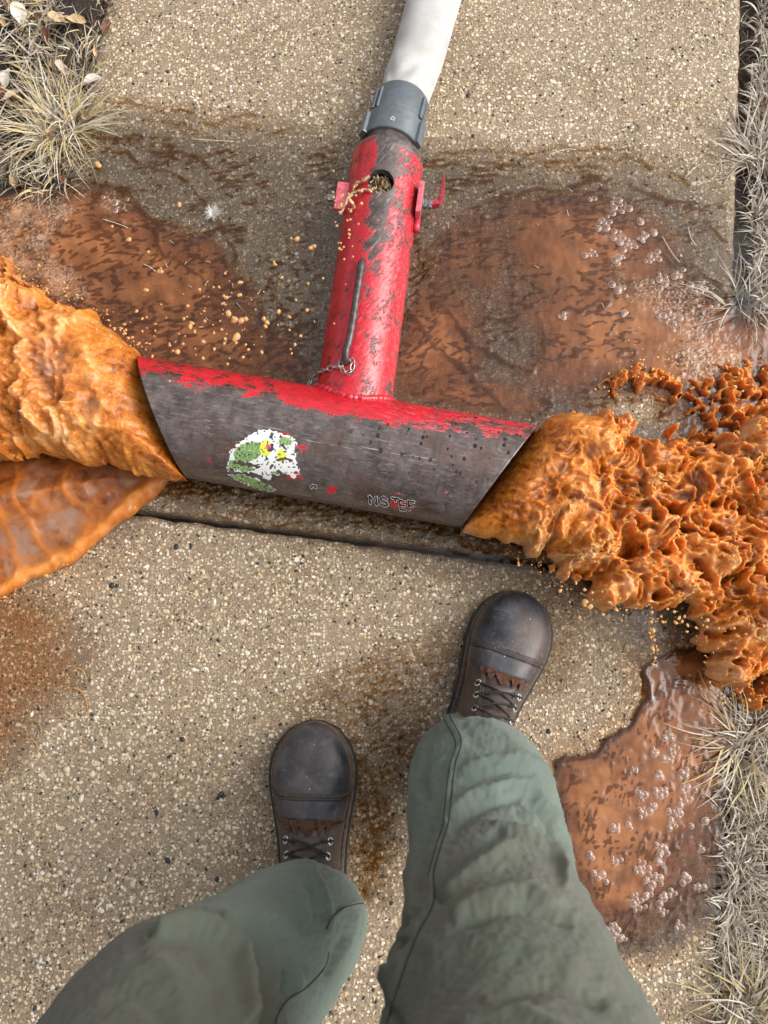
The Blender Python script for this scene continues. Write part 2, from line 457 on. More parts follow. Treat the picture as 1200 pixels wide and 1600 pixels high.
def slab_mesh(name, s0, s1, t0fun, t1fun, step=.006, thick=.09, edge_noise=.003, seed=0):
    ns = int((s1 - s0) / step) + 1; nt = int((np.max(t1fun(np.array([s0]))) - np.min(t0fun(np.array([s0])))) / step) + 1
    s = np.linspace(s0, s1, ns); u = np.linspace(0, 1, nt)
    S, U = np.meshgrid(s, u, indexing='ij')
    T0 = t0fun(S) + edge_noise * fbm(S * 25, S * 0 + seed, seed, 3); T1 = t1fun(S) + edge_noise * fbm(S * 25, S * 0 + seed + 9, seed + 4, 3)
    T = T0 + (T1 - T0) * U
    er = edge_noise * fbm(T * 20, T * 0 + 3, seed + 8, 3)
    S2 = S + er * (sst(.06, 0, s1 - S) + sst(.06, 0, S - s0))
    X = SN.x * S2 + SD.x * T; Y = SN.y * S2 + SD.y * T
    dedge = np.minimum.reduce([T - T0, T1 - T, S - s0, s1 - S])
    Z = -.007 * np.clip(1 - dedge / .008, 0, 1) ** 2 + .0006 * fbm(X * 30, Y * 30, 2, 3)
    f = water_fields(X, Y)
    wet = np.maximum(f['wet'], .45 * sst(0, .35, .5 * (1 + fbm(f['px'] / 120, f['py'] / 120, 77, 3)) - .35))
    wet = np.maximum(wet, .8 * sst(60, 5, S * 0 + (s1 - S) * 1000) * (1 if s1 < .62 else 0))
    stain = np.clip(f['T'] * 1.2 + .15 * f['stream'] + .2 * sst(60, -40, f["dD"]) + .35 * G(f['px'], f['py'], 90, 930, 120, 40, -.6) + .45 * sst(60, 0, f['dC']) + .25 * sst(80, 0, f['dB']), 0, 1)
    V = np.stack([X, Y, Z], -1).reshape(-1, 3)
    Fq = gridfaces(ns, nt)[:, ::-1]
    # skirts down the four sides
    ring = [i * nt for i in range(ns)] + [(ns - 1) * nt + j for j in range(1, nt)] + [i * nt + nt - 1 for i in range(ns - 2, -1, -1)] + [j for j in range(nt - 2, 0, -1)]
    low = V[ring].copy(); low[:, 2] = -thick; b = len(V); k = len(ring)
    V = np.vstack([V, low]); r = np.array(ring); i = np.arange(k); i2 = (i + 1) % k
    side = np.stack([r[i], r[i2], b + i2, b + i], 1)
    Fq = np.vstack([Fq, side])
    pad = lambda a, v: np.concatenate([a.reshape(-1), np.full(k, v)])
    return npmesh(name, V, Fq, True, {'wet': pad(wet, .8), 'stain': pad(stain, .3)})

sidewalk = tag(empty('sidewalk'), kind='structure')
jslope = JN.dot(SD) / JN.dot(SN); jsc = jm.dot(SN)
joint = lambda S: J_T + (S - jsc) * jslope + .006 * np.sin((S - jsc) * 3)
GAP = .006
near = put('slab', slab_mesh('slab_near', L_OFF, R_OFF, lambda S: S * 0 - 1.35, lambda S: joint(S) - GAP, seed=1), sidewalk, MAT_CONC)
far_ = put('slab', slab_mesh('slab_far', L_OFF, R_OFF, lambda S: joint(S) + GAP, lambda S: S * 0 + 1.55, seed=2), sidewalk, MAT_CONC)
tside = P(1160, 484).dot(SD)
side = put('slab', slab_mesh('slab_side', R_OFF + .012, R_OFF + .6, lambda S: S * 0 + tside - .36, lambda S: S * 0 + tside, seed=3), sidewalk, MAT_CONC)

# --- soil
def soil_material():
    m = M('wet_dark_soil'); v = m.coord()
    n1 = m.noise(v, 40, 6, .65); n2 = m.noise(v, 300, 4, .7)
    c = m.ramp(n1, [(.3, (.012, .008, .006)), (.55, (.045, .028, .018)), (.75, (.11, .065, .035))])
    c = m.mix(m.maprange(n2, .55, .7), c, (.16, .11, .07))
    return m.end(m.bsdf(c, m.maprange(n1, .3, .7, .25, .9), 0, .5, m.bump(m.math('ADD', n1, n2), 1., .01)))
MAT_SOIL = soil_material()
g = 60.
far_ground = npmesh('ground', np.array([(-g, -g, -.06), (g, -g, -.06), (g, g, -.06), (-g, g, -.06)]), np.array([[0, 1, 2, 3]]))
tag(put('ground', far_ground, None, MAT_SOIL), kind='structure')
def verge(name, s0, s1, seed):
    ss = np.arange(s0, s1, .008); tt = np.arange(-1.3, 1.6, .008)
    S, T = np.meshgrid(ss, tt, indexing='ij')
    X, Y = inv_st(S, T)
    Z = -.022 + .012 * fbm(X * 14, Y * 14, seed, 5, .6) + .03 * np.maximum(0, gn(X * 6, Y * 6, seed + 4))
    me = npmesh(name, np.stack([X, Y, Z], -1).reshape(-1, 3), gridfaces(len(ss), len(tt))[:, ::-1])
    o = put('soil', me, None, MAT_SOIL); tag(o, kind='structure'); return o
verge('soil_left', L_OFF - .75, L_OFF - .004, 11); verge('soil_right', R_OFF + .004, R_OFF + .75, 12)

# --- pebbles standing proud of the worn slabs
def pebble_mesh(seed):
    r = random.Random(seed); bm = bmesh.new(); bmesh.ops.create_icosphere(bm, subdivisions=1, radius=1)
    sx, sy = r.uniform(.8, 1.25), r.uniform(.6, .95)
    for v in bm.verts:
        k = r.uniform(.78, 1.12); v.co = Vector((v.co.x * sx * k, v.co.y * sy * k, max(v.co.z, -.3) * .42 * k))
    return bm_mesh('pebble', bm, True)
def stone_mat(name, c):
    m = M(name); v = m.coord(); n = m.noise(v, 3, 4)
    return m.end(m.bsdf(m.mix(n, tuple(a * .7 for a in c), tuple(min(1, a * 1.2) for a in c)), .5, 0, .5, m.bump(n, .3, .05)))
stones = [stone_mat('cream_stone', (.62, .53, .37)), stone_mat('tan_stone', (.48, .37, .23)), stone_mat('white_stone', (.68, .64, .57)),
          stone_mat('grey_stone', (.2, .18, .17)), stone_mat('black_stone', (.028, .03, .034)), stone_mat('yellow_stone', (.58, .43, .2))]
wts = [.33, .24, .12, .08, .15, .08]
pm = {}
for si, sm in enumerate(stones):
    for k in range(3):
        me = pebble_mesh(100 + si * 5 + k); me.materials.append(sm); pm[si, k] = me
fixed = [(175, 915, 7, 4), (183, 915, 5, 4), (857, 1143, 6, 4), (781, 335, 6, 4), (275, 855, 6, 4), (348, 1243, 5, 4), (245, 1270, 6, 4), (262, 1344, 6, 4), (339, 1374, 5, 4), (265, 1182, 5, 4),
         (285, 1155, 6, 4), (520, 157, 7, 2), (498, 100, 6, 2), (732, 149, 6, 4), (800, 250, 5, 4), (1108, 228, 6, 3), (1142, 492, 8, 3), (262, 112, 5, 4), (225, 212, 8, 3), (104, 1202, 8, 0), (144, 1210, 8, 0), (240, 1212, 6, 0), (335, 940, 6, 2), (127, 1248, 8, 2)]
peb = list(fixed)
while len(peb) < 290:
    x, y = rnd.uniform(-20, 1130), rnd.uniform(-20, 1600)
    if 560 < y < 850 and 220 < x < 840: continue
    if (abs(y - 830 - (x - 540) * .14) < 12): continue
    si = rnd.choices(range(6), wts)[0]
    peb.append((x, y, rnd.uniform(3.2, 6.2) if si != 4 else rnd.uniform(2.8, 4.6), si))
for x, y, r, si in peb:
    p = P(x, y)
    if not (L_OFF + .02 < p.dot(SN) < R_OFF - .02): continue
    slab = near if p.dot(SD) < joint(p.dot(SN)) else far_
    o = put('pebble', pm[si, rnd.randrange(3)], slab)
    rr = r / 1050; o.location = (p.x, p.y, .0002); o.scale = (rr, rr, rr); o.rotation_euler = (rnd.uniform(-.1, .1), rnd.uniform(-.1, .1), rnd.uniform(0, 6.3))
# the thousands of smaller ones, joined per slab
def grit(n, t_lo, t_hi, seed):
    r = np.random.RandomState(seed)
    bm = bmesh.new(); bmesh.ops.create_icosphere(bm, subdivisions=1, radius=1)
    bv = np.array([v.co for v in bm.verts]); bf = np.array([[v.index for v in f.verts] for f in bm.faces]); bm.free()
    keep = bv[:, 2] > -.6
    S = r.uniform(L_OFF + .01, R_OFF - .01, n); T = t_lo(S) + (t_hi(S) - t_lo(S)) * r.uniform(0, 1, n)
    X, Y = inv_st(S, T); a = r.uniform(0, 6.28, n); sz = .0011 + .0020 * r.uniform(0, 1, n) ** 2.2
    B = bv[None] * r.uniform(.7, 1.25, (n, len(bv), 1)) * np.stack([r.uniform(.8, 1.5, n), r.uniform(.6, 1, n), np.full(n, .5)], -1)[:, None, :] * sz[:, None, None]
    ca, sa = np.cos(a)[:, None], np.sin(a)[:, None]
    V = np.stack([B[..., 0] * ca - B[..., 1] * sa + X[:, None], B[..., 0] * sa + B[..., 1] * ca + Y[:, None], B[..., 2] + .0002], -1)
    Fq = (bf[None] + (np.arange(n) * len(bv))[:, None, None]).reshape(-1, 3)
    f = water_fields(X, Y)
    rep = lambda q: np.repeat(q, len(bv))
    return npmesh('aggregate', V.reshape(-1, 3), Fq, True, {'tone': rep(r.uniform(0, 1, n)), 'wet': rep(f['wet']), 'stain': rep(np.clip(f['T'] * 1.2 + .3 * f['stream'], 0, 1))})
def grit_material():
    m = M('loose_aggregate'); t = m.attr('tone')
    c = m.ramp(t, [(0, (.05, .045, .04)), (.22, (.03, .028, .026)), (.24, (.3, .23, .15)), (.45, (.45, .35, .22)), (.75, (.60, .49, .32)), (1, (.72, .67, .58))])
    c = m.mix(m.attr('stain'), c, m.mix(1., c, (.86, .56, .28), "MULTIPLY"))
    c = m.mix(m.attr('wet'), c, m.mix(1., c, (.6, .55, .5), 'MULTIPLY'))
    return m.end(m.bsdf(c, m.maprange(m.attr('wet'), 0, 1, .8, .25)))
MAT_GRIT = grit_material()
o = put('aggregate', grit(9000, lambda S: S * 0 - .6, lambda S: joint(S) - .012, 3), near, MAT_GRIT); o['kind'] = 'stuff'
o = put('aggregate', grit(12000, lambda S: joint(S) + .012, lambda S: S * 0 + 1.45, 4), far_, MAT_GRIT); o['kind'] = 'stuff'

# ================================================================ WATER LYING ON THE PAVING
def water_material():
    m = M('muddy_water'); v = m.coord()
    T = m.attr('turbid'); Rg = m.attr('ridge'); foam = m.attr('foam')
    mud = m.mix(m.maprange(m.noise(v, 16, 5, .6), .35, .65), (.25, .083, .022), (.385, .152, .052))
    mud = m.mix(m.maprange(Rg, .06, .42), mud, (.12, .034, .003))  # ripple slopes that miss the bright sky, darkened in the body colour
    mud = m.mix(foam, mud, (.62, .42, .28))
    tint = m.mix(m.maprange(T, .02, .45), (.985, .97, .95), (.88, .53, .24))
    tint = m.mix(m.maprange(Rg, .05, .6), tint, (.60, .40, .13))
    tr = m.n('ShaderNodeBsdfTransparent'); m.lk(tint, tr.inputs[0])
    df = m.n('ShaderNodeBsdfDiffuse'); m.lk(mud, df.inputs[0])
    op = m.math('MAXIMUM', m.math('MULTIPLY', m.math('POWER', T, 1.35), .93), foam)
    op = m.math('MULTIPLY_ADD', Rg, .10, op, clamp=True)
    mx = m.n('ShaderNodeMixShader'); m.lk(op, mx.inputs[0]); m.lk(tr.outputs[0], mx.inputs[1]); m.lk(df.outputs[0], mx.inputs[2])
    bmp = m.bump(m.noise(v, 90, 3), .22, .0012)
    gl = m.n('ShaderNodeBsdfGlossy'); gl.inputs['Roughness'].default_value = .04; m.lk(bmp, gl.inputs['Normal'])
    fr = m.n('ShaderNodeFresnel'); fr.inputs['IOR'].default_value = 1.65; m.lk(bmp, fr.inputs['Normal'])
    wetf = m.math('MULTIPLY', fr.outputs[0], m.math('MULTIPLY', m.attr('cover'), 1.))
    m2 = m.n('ShaderNodeMixShader'); m.lk(wetf, m2.inputs[0]); m.lk(mx.outputs[0], m2.inputs[1]); m.lk(gl.outputs[0], m2.inputs[2])
    return m.end(m2.outputs[0])
MAT_WATER = water_material()

def ripple(x, y, ang, lam, seed, k=3., asp=2.6):
    c, s = math.cos(ang), math.sin(ang)
    u = (x * c + y * s) / lam; w = (-x * s + y * c) / (lam * asp)
    n = gn(u + .6 * gn(u * .5, w * .5, seed + 3), w, seed) * .8 + .35 * gn(u * 2.1, w * 2.1, seed + 1)
    return np.clip(1 - np.abs(n) * k, 0, 1)          # thin meandering crests

xs = np.arange(-.82, .86, .0024); ys = np.arange(-.66, 1.32, .0024)
X, Y = np.meshgrid(xs, ys, indexing='ij')
f = water_fields(X, Y); x, y = f['px'], f['py']
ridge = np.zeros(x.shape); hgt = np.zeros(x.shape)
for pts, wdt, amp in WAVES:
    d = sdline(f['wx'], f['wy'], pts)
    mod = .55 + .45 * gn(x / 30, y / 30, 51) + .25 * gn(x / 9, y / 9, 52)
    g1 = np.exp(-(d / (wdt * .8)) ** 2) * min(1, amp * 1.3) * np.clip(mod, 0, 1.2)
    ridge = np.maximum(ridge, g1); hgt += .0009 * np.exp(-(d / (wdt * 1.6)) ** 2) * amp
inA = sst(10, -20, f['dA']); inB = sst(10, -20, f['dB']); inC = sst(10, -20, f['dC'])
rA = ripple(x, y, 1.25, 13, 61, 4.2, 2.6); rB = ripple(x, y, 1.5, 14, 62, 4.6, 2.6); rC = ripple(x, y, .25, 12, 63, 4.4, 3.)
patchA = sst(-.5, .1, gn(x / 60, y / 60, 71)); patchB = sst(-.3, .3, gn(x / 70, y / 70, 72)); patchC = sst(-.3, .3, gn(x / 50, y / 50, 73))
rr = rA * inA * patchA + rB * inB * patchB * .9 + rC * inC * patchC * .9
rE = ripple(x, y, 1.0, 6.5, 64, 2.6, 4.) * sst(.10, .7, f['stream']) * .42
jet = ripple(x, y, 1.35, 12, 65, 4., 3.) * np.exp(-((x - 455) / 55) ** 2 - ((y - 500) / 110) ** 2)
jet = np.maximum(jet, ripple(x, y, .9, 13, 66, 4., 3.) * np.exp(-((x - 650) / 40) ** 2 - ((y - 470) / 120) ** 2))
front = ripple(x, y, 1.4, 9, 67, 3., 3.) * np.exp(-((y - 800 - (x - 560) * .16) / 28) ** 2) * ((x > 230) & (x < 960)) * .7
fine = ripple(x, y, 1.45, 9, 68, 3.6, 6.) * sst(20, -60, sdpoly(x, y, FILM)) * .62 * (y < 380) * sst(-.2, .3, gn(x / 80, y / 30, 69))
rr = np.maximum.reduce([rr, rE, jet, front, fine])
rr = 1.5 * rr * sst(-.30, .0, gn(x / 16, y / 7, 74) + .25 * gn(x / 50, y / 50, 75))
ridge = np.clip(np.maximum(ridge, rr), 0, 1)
hgt = hgt + .0005 * rr + .0005 * fbm(x / 30, y / 24, 81, 2) * np.maximum.reduce([inA, inB, inC]) + .0003 * fbm(x / 9, y / 16, 82, 2) * f['wet']
clus = [(965, 322, 17, 8), (943, 352, 15, 7), (965, 372, 14, 7), (985, 382, 12, 6), (1000, 345, 6, 2), (1008, 368, 9, 4), (924, 312, 6, 2), (922, 398, 9, 5), (967, 403, 8, 4), (1020, 402, 12, 7), (1000, 372, 8, 4), (1022, 362, 6, 2), (968, 452, 10, 6), (878, 494, 7, 4), (975, 490, 7, 4), (1060, 430, 10, 5), (1035, 440, 14, 8), (1095, 452, 14, 8), (1120, 475, 10, 4), (1050, 500, 18, 9), (1080, 560, 14, 4),
        (1046, 1150, 7, 4), (1050, 1168, 6, 3), (1024, 1175, 7, 4), (1045, 1185, 10, 6), (1028, 1212, 7, 4), (1030, 1240, 12, 7), (1002, 1241, 8, 5), (1068, 1210, 9, 5), (1072, 1232, 10, 6), (1074, 1250, 9, 5), (1008, 1270, 9, 6), (1022, 1258, 6, 3), (1058, 1268, 12, 7), (1050, 1288, 9, 5), (982, 1290, 5, 2), (962, 1293, 8, 4), (1035, 1325, 12, 7), (1030, 1345, 8, 5), (1002, 1358, 12, 8), (1015, 1372, 10, 6), (1028, 1372, 8, 5), (962, 1347, 8, 4), (938, 1368, 8, 5), (924, 1338, 4, 2), (992, 1408, 14, 9), (1008, 1400, 9, 5), (1036, 1402, 8, 5), (1050, 1398, 6, 3), (1035, 1425, 6, 4), (1072, 1370, 10, 6), (1092, 1385, 7, 4), (1092, 1330, 6, 2), (1082, 1290, 4, 1), (1102, 1280, 5, 2), (955, 1455, 12, 10), (965, 1465, 10, 6), (1060, 1445, 8, 4), (990, 1202, 6, 2),
        (175, 318, 22, 12), (200, 325, 10, 3), (90, 330, 20, 10), (210, 353, 5, 2), (105, 322, 5, 1), (30, 340, 20, 10), (60, 380, 20, 8), (195, 347, 5, 2), (90, 435, 16, 6), (130, 305, 8, 3)]
CLN = clus
# fine foam scum where the puddles meet the verge
scum = .9 * G(x, y, 1075, 490, 60, 38, .9) + .8 * G(x, y, 1010, 460, 60, 22, .5) + .8 * G(x, y, 60, 330, 70, 40) + .75 * G(x, y, 100, 440, 50, 30, .6) + .7 * G(x, y, 1110, 570, 60, 40) + .7 * G(x, y, 20, 400, 50, 40)
f1, f2, rc = vor(x / 7.5 + .3 * gn(x / 20, y / 20, 5), y / 7.5, 90)
f1b, f2b, rcb = vor(x / 4.2, y / 4.2, 91)
cellw = np.where(gn(x / 25, y / 25, 92) > .0, np.exp(-((f2 - f1) / .13) ** 2), np.exp(-((f2b - f1b) / .2) ** 2))
foam = np.clip(sst(.22, .6, scum * (1 + .8 * fbm(x / 18, y / 18, 93, 3))) * cellw, 0, 1) * .8
hgt += .0012 * foam
web = np.zeros(x.shape)
for a_, b_, c_, n_ in CLN:
    web = np.maximum(web, G(x, y, a_, b_, c_ * .95, c_ * .85))
g1_, g2_, _ = vor(x / 9.5 + .4 * gn(x / 15, y / 15, 95), y / 8.5, 96)
foam = np.maximum(foam, .75 * sst(.3, .6, web) * np.exp(-((g2_ - g1_) / .16) ** 2))
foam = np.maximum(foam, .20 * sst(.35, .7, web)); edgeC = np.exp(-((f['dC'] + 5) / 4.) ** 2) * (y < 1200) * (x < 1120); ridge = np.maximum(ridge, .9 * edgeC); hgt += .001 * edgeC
cover = f['wet']
keep = (f['wet'] > .04)
Z = .0016 + hgt + .0012 * f['T'] - .004 * sst(.35, .0, f['wet'])
def masked_grid(keepv, X, Y, Z, attrs, name):
    nx, ny = X.shape
    kf = keepv[:-1, :-1] & keepv[1:, :-1] & keepv[1:, 1:] & keepv[:-1, 1:]
    I, J = np.nonzero(kf)
    q = np.stack([I * ny + J, (I + 1) * ny + J, (I + 1) * ny + J + 1, I * ny + J + 1], 1)
    u, inv = np.unique(q, return_inverse=True); q = inv.reshape(q.shape)
    V = np.stack([X, Y, Z], -1).reshape(-1, 3)[u]
    return npmesh(name, V, q, True, {k: a.reshape(-1)[u] for k, a in attrs.items()})
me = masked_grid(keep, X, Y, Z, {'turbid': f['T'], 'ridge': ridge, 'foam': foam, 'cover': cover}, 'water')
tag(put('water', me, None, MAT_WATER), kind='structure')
WZ = .004
# ================================================================ PIPE DIFFUSER (TEE)
R1, Z1 = .0895, .0915
A0, A1 = P(257, 652, Z1), P(779, 745, Z1)
E1 = (A1 - A0).normalized(); E2 = Vector((-E1.y, E1.x, 0))         # along, and away from the viewer
def al(p): return (p - A0).dot(E1), (p - A0).dot(E2)
Lf, Ln, Rf, Rn = al(P(224, 560, Z1)), al(P(291, 747, Z1)), al(P(845, 661, Z1)), al(P(716, 831, Z1))
def cutL(w): t = (w - Ln[1]) / (Lf[1] - Ln[1]); return Ln[0] + (Lf[0] - Ln[0]) * t
def cutR(w): t = (w - Rn[1]) / (Rf[1] - Rn[1]); return Rn[0] + (Rf[0] - Rn[0]) * t

# riser (branch) runs away from the viewer
R2, Z2 = .0615, .088
B0, B1 = P(548, 660, Z2), P(607, 241, Z2)
F1v = (B1 - B0).normalized(); F2v = Vector((F1v.y, -F1v.x, 0))     # along, to the right
BL = (B1 - B0).length

def paint_material(kind):
    m = M('worn_red_paint_' + kind); v = m.coord('Object')
    pm_ = m.attr('paint'); wet = m.attr('wetside'); streak = m.attr('streak')
    if kind == 'branch':
        ax = m.mapping(v, (1, 1, 1), (0, 0, math.atan2(F1v.y, F1v.x)))
    else:
        ax = m.mapping(v, (1, 1, 1), (0, 0, -math.atan2(E1.y, E1.x)))
    ang = math.atan2(F1v.y, F1v.x) if kind == 'branch' else math.atan2(E1.y, E1.x)
    al_ = m.mapping(v, (1, 1, 1), (0, 0, -ang + (.55 if kind == 'branch' else 0)))
    st = m.mapping(al_, (.28, 1, 1))
    n1 = m.noise(st, 210, 6, .75); n2 = m.noise(al_, 34, 6, .70); n3 = m.noise(v, 420, 3, .6); n4 = m.noise(st, 260, 4, .7)
    chip = m.math('ADD', m.math('MULTIPLY', n1, .52), m.math('MULTIPLY', n2, .48))
    thr = m.math('SUBTRACT', 1.0, m.math('MULTIPLY', pm_, 1.0))
    k = m.math('SUBTRACT', m.math('MULTIPLY_ADD', m.math('SUBTRACT', chip, .5), 3.0, pm_), .5)
    paint = m.maprange(k, -.03, .05)
    red = m.mix(m.maprange(n2, .3, .7), (.36, .003, .008), (.60, .010, .024))
    red = m.mix(m.maprange(n4, .56, .66, 0, .8), red, (.15, .010, .012))
    red = m.mix(m.math('MULTIPLY', m.maprange(n1, .5, .66), m.attr('pink_glare')), red, (.62, .10, .13))  # pinkish sky glare put into the red paint's colour
    steel = m.mix(m.maprange(n2, .3, .7), (.036, .026, .022), (.175, .140, .130))
    steel = m.mix(m.maprange(n1, .52, .70), steel, (.24, .21, .215)); steel = m.mix(m.maprange(m.noise(al_, 14, 5, .6), .52, .66, 0, .6), steel, (.115, .060, .042))
    steel = m.mix(m.maprange(n4, .56, .68), steel, (.085, .04, .028)); steel = m.mix(m.maprange(m.noise(m.mapping(al_, (1, .2, .2)), 120, 4, .6), .55, .68, 0, .5), steel, (.045, .034, .032))
    steel = m.mix(wet, steel, (.030, .022, .012))
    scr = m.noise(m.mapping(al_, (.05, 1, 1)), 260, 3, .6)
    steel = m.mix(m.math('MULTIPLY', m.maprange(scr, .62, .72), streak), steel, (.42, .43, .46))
    c = m.mix(paint, steel, red)
    drop = m.voro(m.mapping(al_, (1, .75, 1)), 125, out=None); dsep = m.n('ShaderNodeSeparateColor'); m.lk(drop.outputs['Color'], dsep.inputs[0])
    dm = m.math('MULTIPLY', m.math('GREATER_THAN', dsep.outputs[0], .38), m.math('LESS_THAN', drop.outputs['Distance'], m.math('MULTIPLY', m.math('POWER', dsep.outputs[1], 2.), .46)))
    dm = m.math('MULTIPLY', dm, m.attr('drops'))
    c = m.mix(dm, c, m.mix(1., c, (.16, .08, .06), 'MULTIPLY'))
    rough = m.math('ADD', m.maprange(n3, .3, .7, .14, .36), m.math('MULTIPLY', m.math('SUBTRACT', 1., paint), .08))
    rough = m.math('SUBTRACT', rough, m.math('MULTIPLY', wet, .1), clamp=True)
    rough = m.math('SUBTRACT', rough, m.math('MULTIPLY', dm, .2), clamp=True)
    h = m.math('ADD', m.math('MULTIPLY', paint, .6), m.math('MULTIPLY', n3, .25))
    h = m.math('ADD', h, m.math('MULTIPLY', n1, .35)); h = m.math('ADD', h, m.math('MULTIPLY', dm, .6))
    nb = m.bump(h, .55, .0014)
    metal = m.math('MULTIPLY', m.math('SUBTRACT', 1., paint), .25)
    return m.end(m.bsdf(c, rough, metal, .65, nb))
MAT_PMAIN = paint_material('cross'); MAT_PBR = paint_material('branch')
MAT_STEEL = simple('bare_steel', (.30, .30, .31), .35, .8, scale=200)
MAT_DARKSTEEL = simple('dark_rod_steel', (.085, .07, .072), .35, .5, var=.35, scale=120, bump=.5)
MAT_REDSIMPLE = simple('chipped_red_bracket', (.55, .045, .07), .3, 0, var=.35, scale=150)
MAT_PINK = simple('scuffed_pinkish_red', (.62, .12, .15), .35, 0, var=.3, scale=120)

diff = empty('pipe_diffuser', A0 + E1 * .25 - Vector((0, 0, Z1)))
tag(diff, 'worn red and bare steel pipe tee lying on the wet sidewalk, both open ends gushing', 'pipe diffuser')

# cross pipe: outer skin, rims, bore
na, nt = 260, 128
th = np.linspace(0, 2 * np.pi, nt, endpoint=False); cw, sw = np.cos(th), np.sin(th)
def cyl_pts(r, ins=0.):
    w = r * cw; l0 = cutL(w) + ins; l1 = cutR(w) - ins
    u = np.linspace(0, 1, na)[:, None]; L = l0[None] + (l1 - l0)[None] * u
    X = A0.x + E1.x * L + E2.x * w[None]; Y = A0.y + E1.y * L + E2.y * w[None]; Z = Z1 + r * sw[None] + 0 * L
    return X, Y, Z, L, np.tile(w, (na, 1))
X, Y, Z, L, Wd = cyl_pts(R1)
Zs = np.tile(sw[None], (na, 1))
px, py = PXN(X, Y, Z)
wn_ = Wd / R1
bj = (B0 - A0).dot(E1)
paint = sst(.18, .62, wn_ + .16 * fbm(L * 26, wn_ * 4, 3, 4)) * (.60 - .06 * sst(.28, .5, L)) + .75 * np.exp(-((L - bj) / .085) ** 2) * sst(.12, .55, wn_)
paint = np.minimum(paint, .80)
paint += .10 * sst(-.55, -.8, wn_) + .14 * sst(.10, .3, wn_) * np.exp(-((L - bj - .08) / .1) ** 2)
def cap(cx, cy, r, a): 
    global paint
    paint = np.maximum(paint, a * np.exp(-((px - cx) ** 2 + ((py - cy) * 1.6) ** 2) / r ** 2))
for q in [(375, 690, 18, .52), (440, 680, 26, .5), (330, 668, 12, .5), (360, 700, 25, .48), (470, 700, 16, .5), (620, 785, 34, .6), (560, 770, 14, .55), (520, 765, 14, .5), (700, 768, 14, .48), (325, 720, 14, .46), (590, 700, 22, .42), (650, 640, 30, .6), (460, 745, 22, .5), (800, 665, 40, .5)]: cap(*q)
wetside = sst(.36, .6, wn_) * sst(.30, .12, L - bj * .3) * .9
streak = np.exp(-((py - (600 + (px - 225) * .19 + 35)) / 16) ** 2) + .0  # pale scratches along the top, drawing its highlight line in the steel colour
pink_glare = sst(.26, .42, L)
drops = sst(.2, .4, L) * sst(-.9, .1, wn_)
fv = gridfaces(na, nt, True)
Vo = np.stack([X, Y, Z], -1).reshape(-1, 3)
Xi, Yi, Zi, _, _ = cyl_pts(R1 - .007)
Vi = np.stack([Xi, Yi, Zi], -1).reshape(-1, 3)
n0 = len(Vo); j = np.arange(nt); j2 = (j + 1) % nt
rim0 = np.stack([j, j2, n0 + j2, n0 + j], 1); b1 = (na - 1) * nt
rim1 = np.stack([b1 + j2, b1 + j, n0 + b1 + j, n0 + b1 + j2], 1)
two = lambda a: np.concatenate([a.reshape(-1), np.full(n0, 0.)])
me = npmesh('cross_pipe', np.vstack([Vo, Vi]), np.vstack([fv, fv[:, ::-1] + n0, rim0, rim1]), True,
            {'paint': two(paint), 'wetside': two(wetside), 'streak': two(streak), 'pink_glare': two(pink_glare), 'drops': two(drops)})
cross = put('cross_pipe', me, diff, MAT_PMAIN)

# branch pipe with a rounded shoulder, a neck and a vent hole in its top
vent = P(595, 284, Z2 + R2 * .97)
hs_, hw_ = (vent - B0).dot(F1v), (vent - B0).dot(F2v); hr = .0215
prof = [(0.0, R2), (BL - .022, R2)] + [(BL - .022 + .022 * math.sin(a), R2 - .012 + .012 * math.cos(a)) for a in np.linspace(.15, 1.5, 8)] + [(BL + .004, .0475), (BL + .02, .047)]
Ls = np.concatenate([np.linspace(0, BL - .022, 230), [p[0] for p in prof[2:]]])
Rs = np.concatenate([np.full(230, R2), [p[1] for p in prof[2:]]])
nt2 = 180; th2 = np.linspace(0, 2 * np.pi, nt2, endpoint=False)
T2, L2 = np.meshgrid(th2, Ls); Rr = np.tile(Rs[:, None], (1, nt2))
w2 = Rr * np.cos(T2); z2 = Rr * np.sin(T2)
# pull vertices near the hole edge on to it, drop those inside
arc = (np.pi / 2 - T2) * R2; dh = np.hypot(L2 - hs_, w2 - hw_); up = z2 > 0
near_ring = up & (np.abs(dh - hr) < .0013)
k = np.where(near_ring, hr / np.maximum(dh, 1e-6), 1)
L2b = hs_ + (L2 - hs_) * k; w2b = np.where(near_ring, hw_ + (w2 - hw_) * k, w2)
z2b = np.where(near_ring, np.sqrt(np.maximum(Rr ** 2 - w2b ** 2, 0)), z2)
X2 = B0.x + F1v.x * L2b + F2v.x * w2b; Y2 = B0.y + F1v.y * L2b + F2v.y * w2b
inhole = up & (dh < hr - .0013)
Fb = gridfaces(len(Ls), nt2, True); kf = ~inhole.reshape(-1)[Fb].any(1)
lp = (L2) / BL
wr = w2 / R2
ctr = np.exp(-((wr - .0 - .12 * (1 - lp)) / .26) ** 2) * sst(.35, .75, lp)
paint = .70 - .45 * ctr - .17 * sst(.40, .9, lp) * sst(-.35, .1, wr) * sst(.95, .5, wr) - .05 * sst(.0, .8, wr) + .04 * sst(-.3, -.7, wr)
paint = np.where(lp > .985, .1, paint); paint -= .35 * np.exp(-((lp - .97) / .02) ** 2)
pink_glare = sst(-.35, .1, wr); ws = sst(-.2, -.6, wr) * .7
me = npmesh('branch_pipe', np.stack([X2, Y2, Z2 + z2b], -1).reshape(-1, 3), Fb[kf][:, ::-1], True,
            {'paint': paint.reshape(-1), 'wetside': ws.reshape(-1), 'streak': (ctr * .9 + .1).reshape(-1), 'pink_glare': pink_glare.reshape(-1), 'drops': (.25 + 0 * wr).reshape(-1)})
